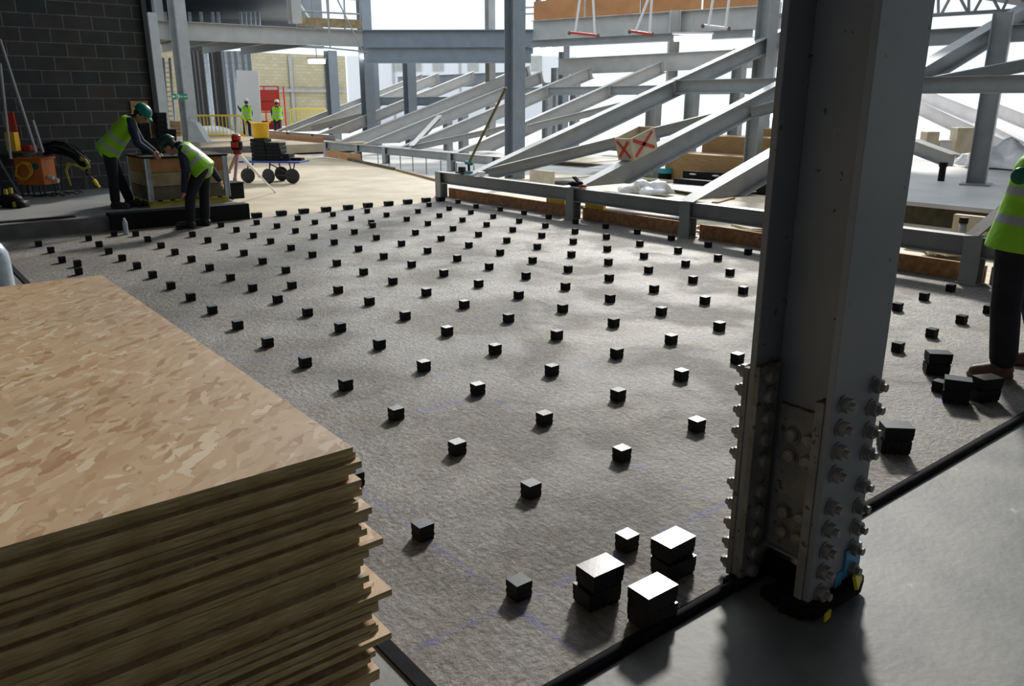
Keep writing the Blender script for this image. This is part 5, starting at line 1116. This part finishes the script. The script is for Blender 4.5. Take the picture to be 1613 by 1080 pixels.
def text(body, c_, size, rotm, m_, parent, nm='lettering', ext=0.002):
    cu = bpy.data.curves.new(nm, 'FONT'); cu.body = body; cu.size = size; cu.align_x = 'CENTER'; cu.align_y = 'CENTER'; cu.extrude = ext
    t = bpy.data.objects.new(nm, cu); C.objects.link(t)
    dg = bpy.context.evaluated_depsgraph_get(); me = bpy.data.meshes.new_from_object(t.evaluated_get(dg)); bpy.data.objects.remove(t)
    o = bpy.data.objects.new(nm, me); C.objects.link(o); me.materials.clear(); me.materials.append(M[m_]); o.parent = parent
    off = Vector(); p_ = parent
    while p_ is not None: off += p_.location; p_ = p_.parent
    o.matrix_local = Matrix.Translation(Vector(c_) - off) @ rotm.to_4x4(); return o
text('Fire exit', S(W_ * .24, 0, 0.012), H_ * 0.52, rz(ra) @ Matrix.Rotation(PI / 2, 3, 'X'), 'signwhite', es)
# round badge on the right person's vest
bc = gp(1607, 277, 5.05 - 0.235); bk = (bc - (gp(1607, 277, 5.05))).normalized()
o = MB().lathe(bc, [(0.046, 0), (0.05, 0.004), (0.044, 0.010), (0.002, 0.011)], 24, bk).build('round_emblem', 'green', per, True)
MB().lathe(bc + bk * 0.009, [(0.038, 0), (0.038, 0.003), (0.033, 0.003), (0.033, 0)], 24, bk).build('emblem_ring', 'sign', o, local=False)
# ------------------------------------------------------------------ things on and behind the near rail
X = 6.86
zr = 0.482
q = xp(739, 272, X); dr = thing('cordless_drill', 'turquoise and black cordless drill standing on the left end of the near rail', 'drill', (X, q.y, zr))
MB().span((X - 0.04, q.y - 0.06, zr), (X + 0.04, q.y + 0.06, zr + 0.06)).build('battery', 'teal', dr, bevel=0.008)
MB().tube([(X, q.y, zr + 0.05), (X, q.y + 0.01, zr + 0.17)], 0.022, 10).build('handle', 'black', dr)
b = MB(); b.tube([(X, q.y + 0.09, zr + 0.20), (X, q.y - 0.08, zr + 0.19)], 0.035, 12); b.tube([(X, q.y - 0.08, zr + 0.19), (X, q.y - 0.13, zr + 0.19)], [0.025, 0.012], 10); b.build('motor_body', 'teal', dr)
b = MB(); b.span((X - 0.07, q.y + 0.10, zr), (X + 0.07, q.y + 0.34, zr + 0.03)); b.tube([(X, q.y + 0.22, zr + 0.03), (X, q.y + 0.22, zr + 0.12)], 0.07, 14)
tag(b.build('drill_charger', 'dark', bevel=0.01), 'dark round device beside the drill at the left end of the near rail', 'tool')
b = MB(); yy = xp(758, 277, X).y; b.span((X - 0.05, yy - 0.05, zr), (X + 0.05, yy + 0.05, zr + 0.07)); tag(b.build('steel_packer', 'alu'), 'short bright steel packer right of the drill on the near rail', 'block')
# grooved threaded pole from the rail to the raker top
P = Vector((X, xp(745, 255, X).y, zr)); P2 = xp(797, 138, X); b = MB(); b.tube([Vector((X, q.y - 0.0, zr + 0.2)), P2], 0.022, 8)
tag(b.build('grooved_pole', 'crate_b'), 'long thin brown pole leaning from the drill up to the tall blue column', 'pole')
# gloves
q = xp(905, 290, X); gl = thing('work_gloves', 'pair of black work gloves with red cuffs draped on the near rail post', 'gloves', (X, q.y, zr))
b = MB(); R6 = random.Random(9)
b.ball((X, q.y + 0.02, zr + 0.045), (0.06, 0.10, 0.045)); b.ball((X, q.y - 0.12, zr + 0.05), (0.05, 0.06, 0.05))
for k in range(5): b.caps((X - 0.03 + 0.015 * k, q.y + 0.06, zr + 0.06), (X - 0.05 + 0.02 * k, q.y + 0.15 - 0.02 * abs(k - 2), zr + 0.03), 0.016, 0.013)
for k in range(4): b.caps((X - 0.03 + 0.018 * k, q.y - 0.08, zr + 0.09), (X - 0.06 + 0.02 * k, q.y - 0.02, zr + 0.15), 0.015, 0.013)
remesh(b.build('glove', 'black', gl, True), 0.008, 2)
MB().caps((X - 0.02, q.y - 0.14, zr + 0.03), (X, q.y - 0.24, zr + 0.025), 0.028, 0.022).build('cuff', 'red', gl, True)
# wooden box with the red cross on the raker
XB = 8.12; zB = 0.475 + SL * (XB - 6.75)
bxo = thing('wooden_box', 'open wooden box sprayed with a red cross, sitting on the raker beam', 'box', (XB, 7.05, zB + 0.02))
rB = Matrix.Rotation(-math.atan(SL), 3, 'Y'); w2, d2, h2 = 0.28, 0.16, 0.175; t2 = 0.012
cB = Vector((XB, 7.03, zB + 0.015)) + rB @ Vector((0, 0, h2))
def Bx(x, y, z): return cB + rB @ Vector((x, y, z))
b = MB()
for c_, dd in (((0, -d2, 0), (2 * w2, t2, 2 * h2)), ((0, d2, 0), (2 * w2, t2, 2 * h2)), ((-w2, 0, 0), (t2, 2 * d2, 2 * h2)), ((w2, 0, 0), (t2, 2 * d2, 2 * h2)), ((0, 0, -h2), (2 * w2, 2 * d2, t2))): b.box(Bx(*c_), dd, rB)
b.build('box_shell', 'ply', bxo)
for (u0, z0_, u1, z1_) in ((-0.22, -0.13, 0.22, 0.13), (-0.22, 0.13, 0.22, -0.13)):
    P = Bx(u0, -d2 - 0.008, z0_); Q = Bx(u1, -d2 - 0.008, z1_); d = (Q - P); m_ = Matrix.Rotation(-math.atan2(z1_ - z0_, u1 - u0), 3, 'Y')
    MB().box((P + Q) / 2, (d.length, 0.003, 0.055), rB @ m_).build('red_spray_stroke', 'red', bxo)
for (u0, z0_, u1, z1_) in ((-0.12, -0.13, 0.12, 0.13), (-0.12, 0.13, 0.12, -0.13)):
    P = Bx(-w2 - 0.008, u0, z0_); Q = Bx(-w2 - 0.008, u1, z1_); d = (Q - P); m_ = Matrix.Rotation(math.atan2(z1_ - z0_, u1 - u0), 3, 'X')
    MB().box((P + Q) / 2, (0.003, d.length, 0.05), rB @ m_).build('red_spray_stroke', 'red', bxo)
# support batten of the box down to the raker
# timber stack
def bigtimber(lab, P, Q, hgt, dep, m_='timber'):
    P = Vector(P); Q = Vector(Q); d = Q - P; o = MB().box((0, 0, hgt / 2), (d.length, dep, hgt)).build('timber_pack', m_, local=True, bevel=0.01); o.location = (P + Q) / 2; o.rotation_euler = (0, 0, math.atan2(d.y, d.x)); return tag(o, lab, 'timber', 'packs of long timber behind the near rail')
tx = 13.0
for i, (dx, z0_, hh, y0_, y1_) in enumerate(((0.0, 0.0, 0.62, 10.4, 6.9), (0.75, 0.0, 0.98, 10.0, 7.0), (1.5, 0.0, 1.14, 9.4, 7.1))):
    bigtimber('pack of long brown timber behind the near rail, %s' % ['front and lowest', 'middle', 'back and highest'][i], (tx + dx, y0_, z0_), (tx + dx, y1_, z0_), hh, 0.7)
for i in range(3):
    bigtimber('thin timber plank lying along the front of the timber packs, %s from the left' % ordinal(i + 1), (tx - 0.6 - 0.12 * i, 11.0 - i * 1.3, 0.0), (tx - 0.6, 9.8 - i * 1.3, 0.0), 0.05, 0.12, 'ply')
# long black boxes with holes, blue tub
P = zp(1060, 293, 0.0); Q = zp(1215, 306, 0.0)
bb = thing('black_channel', 'long black steel channel with oval holes lying before the timber packs', 'channel', (P.x, P.y, 0))
d = (Q - P); a_ = math.atan2(d.y, d.x)
o = MB().span((0, 0, 0), (d.length, 0.35, 0.16)).build('channel_body', 'black', bb, local=True, bevel=0.01); o.rotation_euler = (0, 0, a_)
o = MB().span((0, 0.35, 0), (d.length, 0.42, 0.30)).build('back_flange', 'black', bb, local=True); o.rotation_euler = (0, 0, a_)
for k in range(3):
    b = MB(); b.ball((0.25 + 0.55 * k, 0.345, 0.24), (0.09, 0.012, 0.02), None, 12); o = b.build('oval_hole', 'white', bb, True, local=True); o.rotation_euler = (0, 0, a_)
q = zp(1052, 284, 0.0); tt2 = thing('turquoise_tub', 'small turquoise tub at the left end of the black channel', 'tub', (q.x - .1, q.y, 0)); MB().lathe((q.x - .1, q.y, 0), [(0.14, 0), (0.15, 0.02), (0.165, 0.17)], 16).build('tub', 'black', tt2); MB().lathe((q.x - .1, q.y, 0.17), [(0.168, 0), (0.17, 0.11), (0.15, 0.115), (0.02, 0.1)], 18).build('rim_band', 'teal', tt2)
# crumpled sheeting, yellow foam, offcuts
def lump(lab, c, r, m_, nm, cat, seed=1, amp=0.35):
    b = MB(); b.ball((0, 0, 0), r, None, 32); R_ = random.Random(seed)
    for i, v in enumerate(b.v):
        f = 1 + amp * math.sin(v.x * 21 / max(r) * 0.35 + seed) * math.cos(v.y * 17 / max(r) * 0.35) + R_.uniform(-0.08, 0.08); b.v[i] = Vector((v.x * f, v.y * f, max(v.z * f, -0.02)))
    o = b.build(nm, m_, None, True, local=True); o.location = c; return tag(o, lab, cat)
q = zp(1020, 303, 0.0); lump('crumpled clear plastic sheeting in a heap behind the near rail', (q.x, q.y, 0.02), (0.42, 0.55, 0.2), 'wrap', 'plastic_sheeting', 'sheeting', 4)
q = zp(1585, 262, 0.35); lump('grey plastic wrapped bundle at the far right on the white deck', (q.x, q.y, 0.35), (0.5, 0.8, 0.45), 'wrap', 'wrapped_bundle', 'bundle', 8)
for i, (x0_, x1_, y) in enumerate(((866, 895, 322), (927, 956, 329))):
    A_ = xp(x0_, y, 7.04); B2 = xp(x1_, y, 7.04); zc = (A_.z + B2.z) / 2
    o = MB().box((6.99, (A_.y + B2.y) / 2, 0.222), (0.05, abs(A_.y - B2.y), 0.09)).build('yellow_foam_block', 'yellow_tub', origin=(6.99, A_.y, 0.177)); tag(o, 'bright yellow foam block above the strand board, %s the post with the gloves' % ['left of', 'right of'][i], 'foam')
R7 = random.Random(21)
for i, (x, y, l, w_, a_, m_) in enumerate(((1090, 362, 0.7, 0.12, 1.4, 'ply'), (1130, 366, 1.0, 0.09, 1.9, 'timber'), (1155, 358, 0.5, 0.25, 1.2, 'ply'), (800, 320, 0.8, 0.1, 1.7, 'ply'), (845, 325, 0.6, 0.1, 1.5, 'ply'), (1120, 318, 0.9, 0.1, 0.3, 'timber'), (990, 318, 1.2, 0.1, 1.8, 'timber'), (1470, 400, 0.5, 0.35, 1.0, 'ply'), (1440, 392, 0.7, 0.1, 0.6, 'ply'))):
    q = zp(x, y, 0.05); o = MB().box((0, 0, 0), (l, w_, 0.035)).build('timber_offcut', m_, local=True); o.location = (q.x + 0.35, q.y, 0.02 + 0.03 * (i % 2)); o.rotation_euler = (0, 0, a_)
    tag(o, 'pale timber offcut behind the near rail, %s' % ['below the dusty raker, left', 'below the dusty raker, the long one', 'below the dusty raker, the wide one', 'left of the yellow foam', 'right beside the left yellow foam', 'near the black channel', 'in front of the plastic sheeting', 'right of the big column, the square one', 'right of the big column, the narrow one'][i], 'timber', 'timber offcuts')
for i, (x, y, sx, sy, a_) in enumerate(((900, 250, 1.6, 2.6, 0.1), (990, 262, 2.2, 1.6, 0.4), (850, 280, 2.4, 1.2, 0.0), (1010, 330, 1.0, 2.4, 0.05), (1180, 330, 1.2, 2.2, 0.1), (1100, 300, 1.2, 2.0, -0.2))):
    q = zp(x, y, 0.0); o = MB().box((0, 0, 0), (sx, sy, 0.02)).build('plywood_sheet', 'ply_white' if i % 2 else 'ply', local=True); o.location = (max(q.x, 7.9), q.y, -0.015 + 0.012 * i); o.rotation_euler = (0, 0, a_)
    tag(o, 'pale board lying flat beyond the near rail, %s' % ['under the drill raker, far', 'under the box raker, far left', 'behind the left part of the rail', 'behind the middle of the rail', 'behind the right part of the rail', 'before the timber packs'][i], 'board', 'flat boards beyond the rail')
q = zp(990, 232, 0.15); b = MB(); b.span((q.x, q.y - 2.4, 0.0), (q.x + 0.1, q.y + 1.2, 0.3)); tag(b.build('edge_board', 'crate_c'), 'dark timber edge board beyond the flat boards, left of the wooden box', 'board')
o = MB().box((0, 0, 0.14), (0.08, 0.75, 0.28)).build('insulation_board', 'ply', local=True); q = zp(837, 290, 0.0); o.location = (q.x + 0.3, q.y, 0); tag(o, 'yellowish insulation board on edge just right of the tall blue column foot', 'board')
# white deck at the right
struct(poly('side_deck', [(10.55, 4.6), (10.55, -4), (20, -4), (20, 4.0), (17.3, 7.0), (13.5, 7.0), (10.5, 5.2)], 0.3, 'ply_white', 0.06))
struct(MB().span((10.62, -4, -0.1), (10.75, 4.6, 0.24)).build('trim_11', 'crate_c'))
q = zp(1482, 285, 0.3); b = MB(); b.cyl(q, 0.06, 0.26, 14); b.cyl(q + Vector((0, 0, 0.26)), 0.075, 0.08, 14); tag(b.build('black_pipe_stub', 'black'), 'short black pipe stub standing on the white deck', 'pipe')
for i, (x, y, sx, sz, m_) in enumerate(((1462, 232, 0.9, 1.1, 'ply'), (1483, 236, 0.9, 0.7, 'ply_white'), (1515, 232, 1.5, 1.3, 'ply'))):
    q = gp(x, y, 23); o = MB().box((0, 0, 0), (sx * 0.38, 0.4, sz * 0.55)).build('storage_crate', m_, local=True, bevel=0.02); o.location = (q.x, q.y, 0.302 + sz * 0.275); o.rotation_euler = (0, 0, FWA - PI / 2); tag(o, 'pale crate stored beyond the sloping beam right of the big column, %s from the left' % ordinal(i + 1), 'crate', 'pale crates in the right gap')
q = zp(1502, 377, 0.12); b = MB(); b.cyl((q.x + 0.2, q.y, 0.0), 0.045, 0.30, 14); pc_ = thing('grey_pipe', 'grey pipe with a black cap standing before the wooden panel behind the rail', 'pipe', (q.x + .2, q.y, 0)); b.build('pipe', 'steel', pc_, True); MB().cyl((q.x + 0.2, q.y, 0.30), 0.052, 0.07, 14).build('cap', 'black', pc_)
o = MB().box((0, 0, 0.19), (0.10, 0.42, 0.36)).build('upright_plywood', 'ply', local=True); o.location = (q.x + 0.45, q.y, 0); tag(o, 'pale plywood panel on edge behind the near rail, behind the grey pipe', 'board')
for i, (dx, zz) in enumerate(((1.6, 0.03), (2.2, 0.03), (2.7, 0.03))):
    o = MB().box((0, 0, 0), (0.12, 2.6, 0.06)).build('batten', 'ply_white', local=True); o.location = (6.9 + dx, 1.5 + i * .3, zz); tag(o, 'white batten lying below the edge of the white deck, %s' % ['nearest', 'middle', 'farthest'][i], 'batten', 'battens below the white deck')
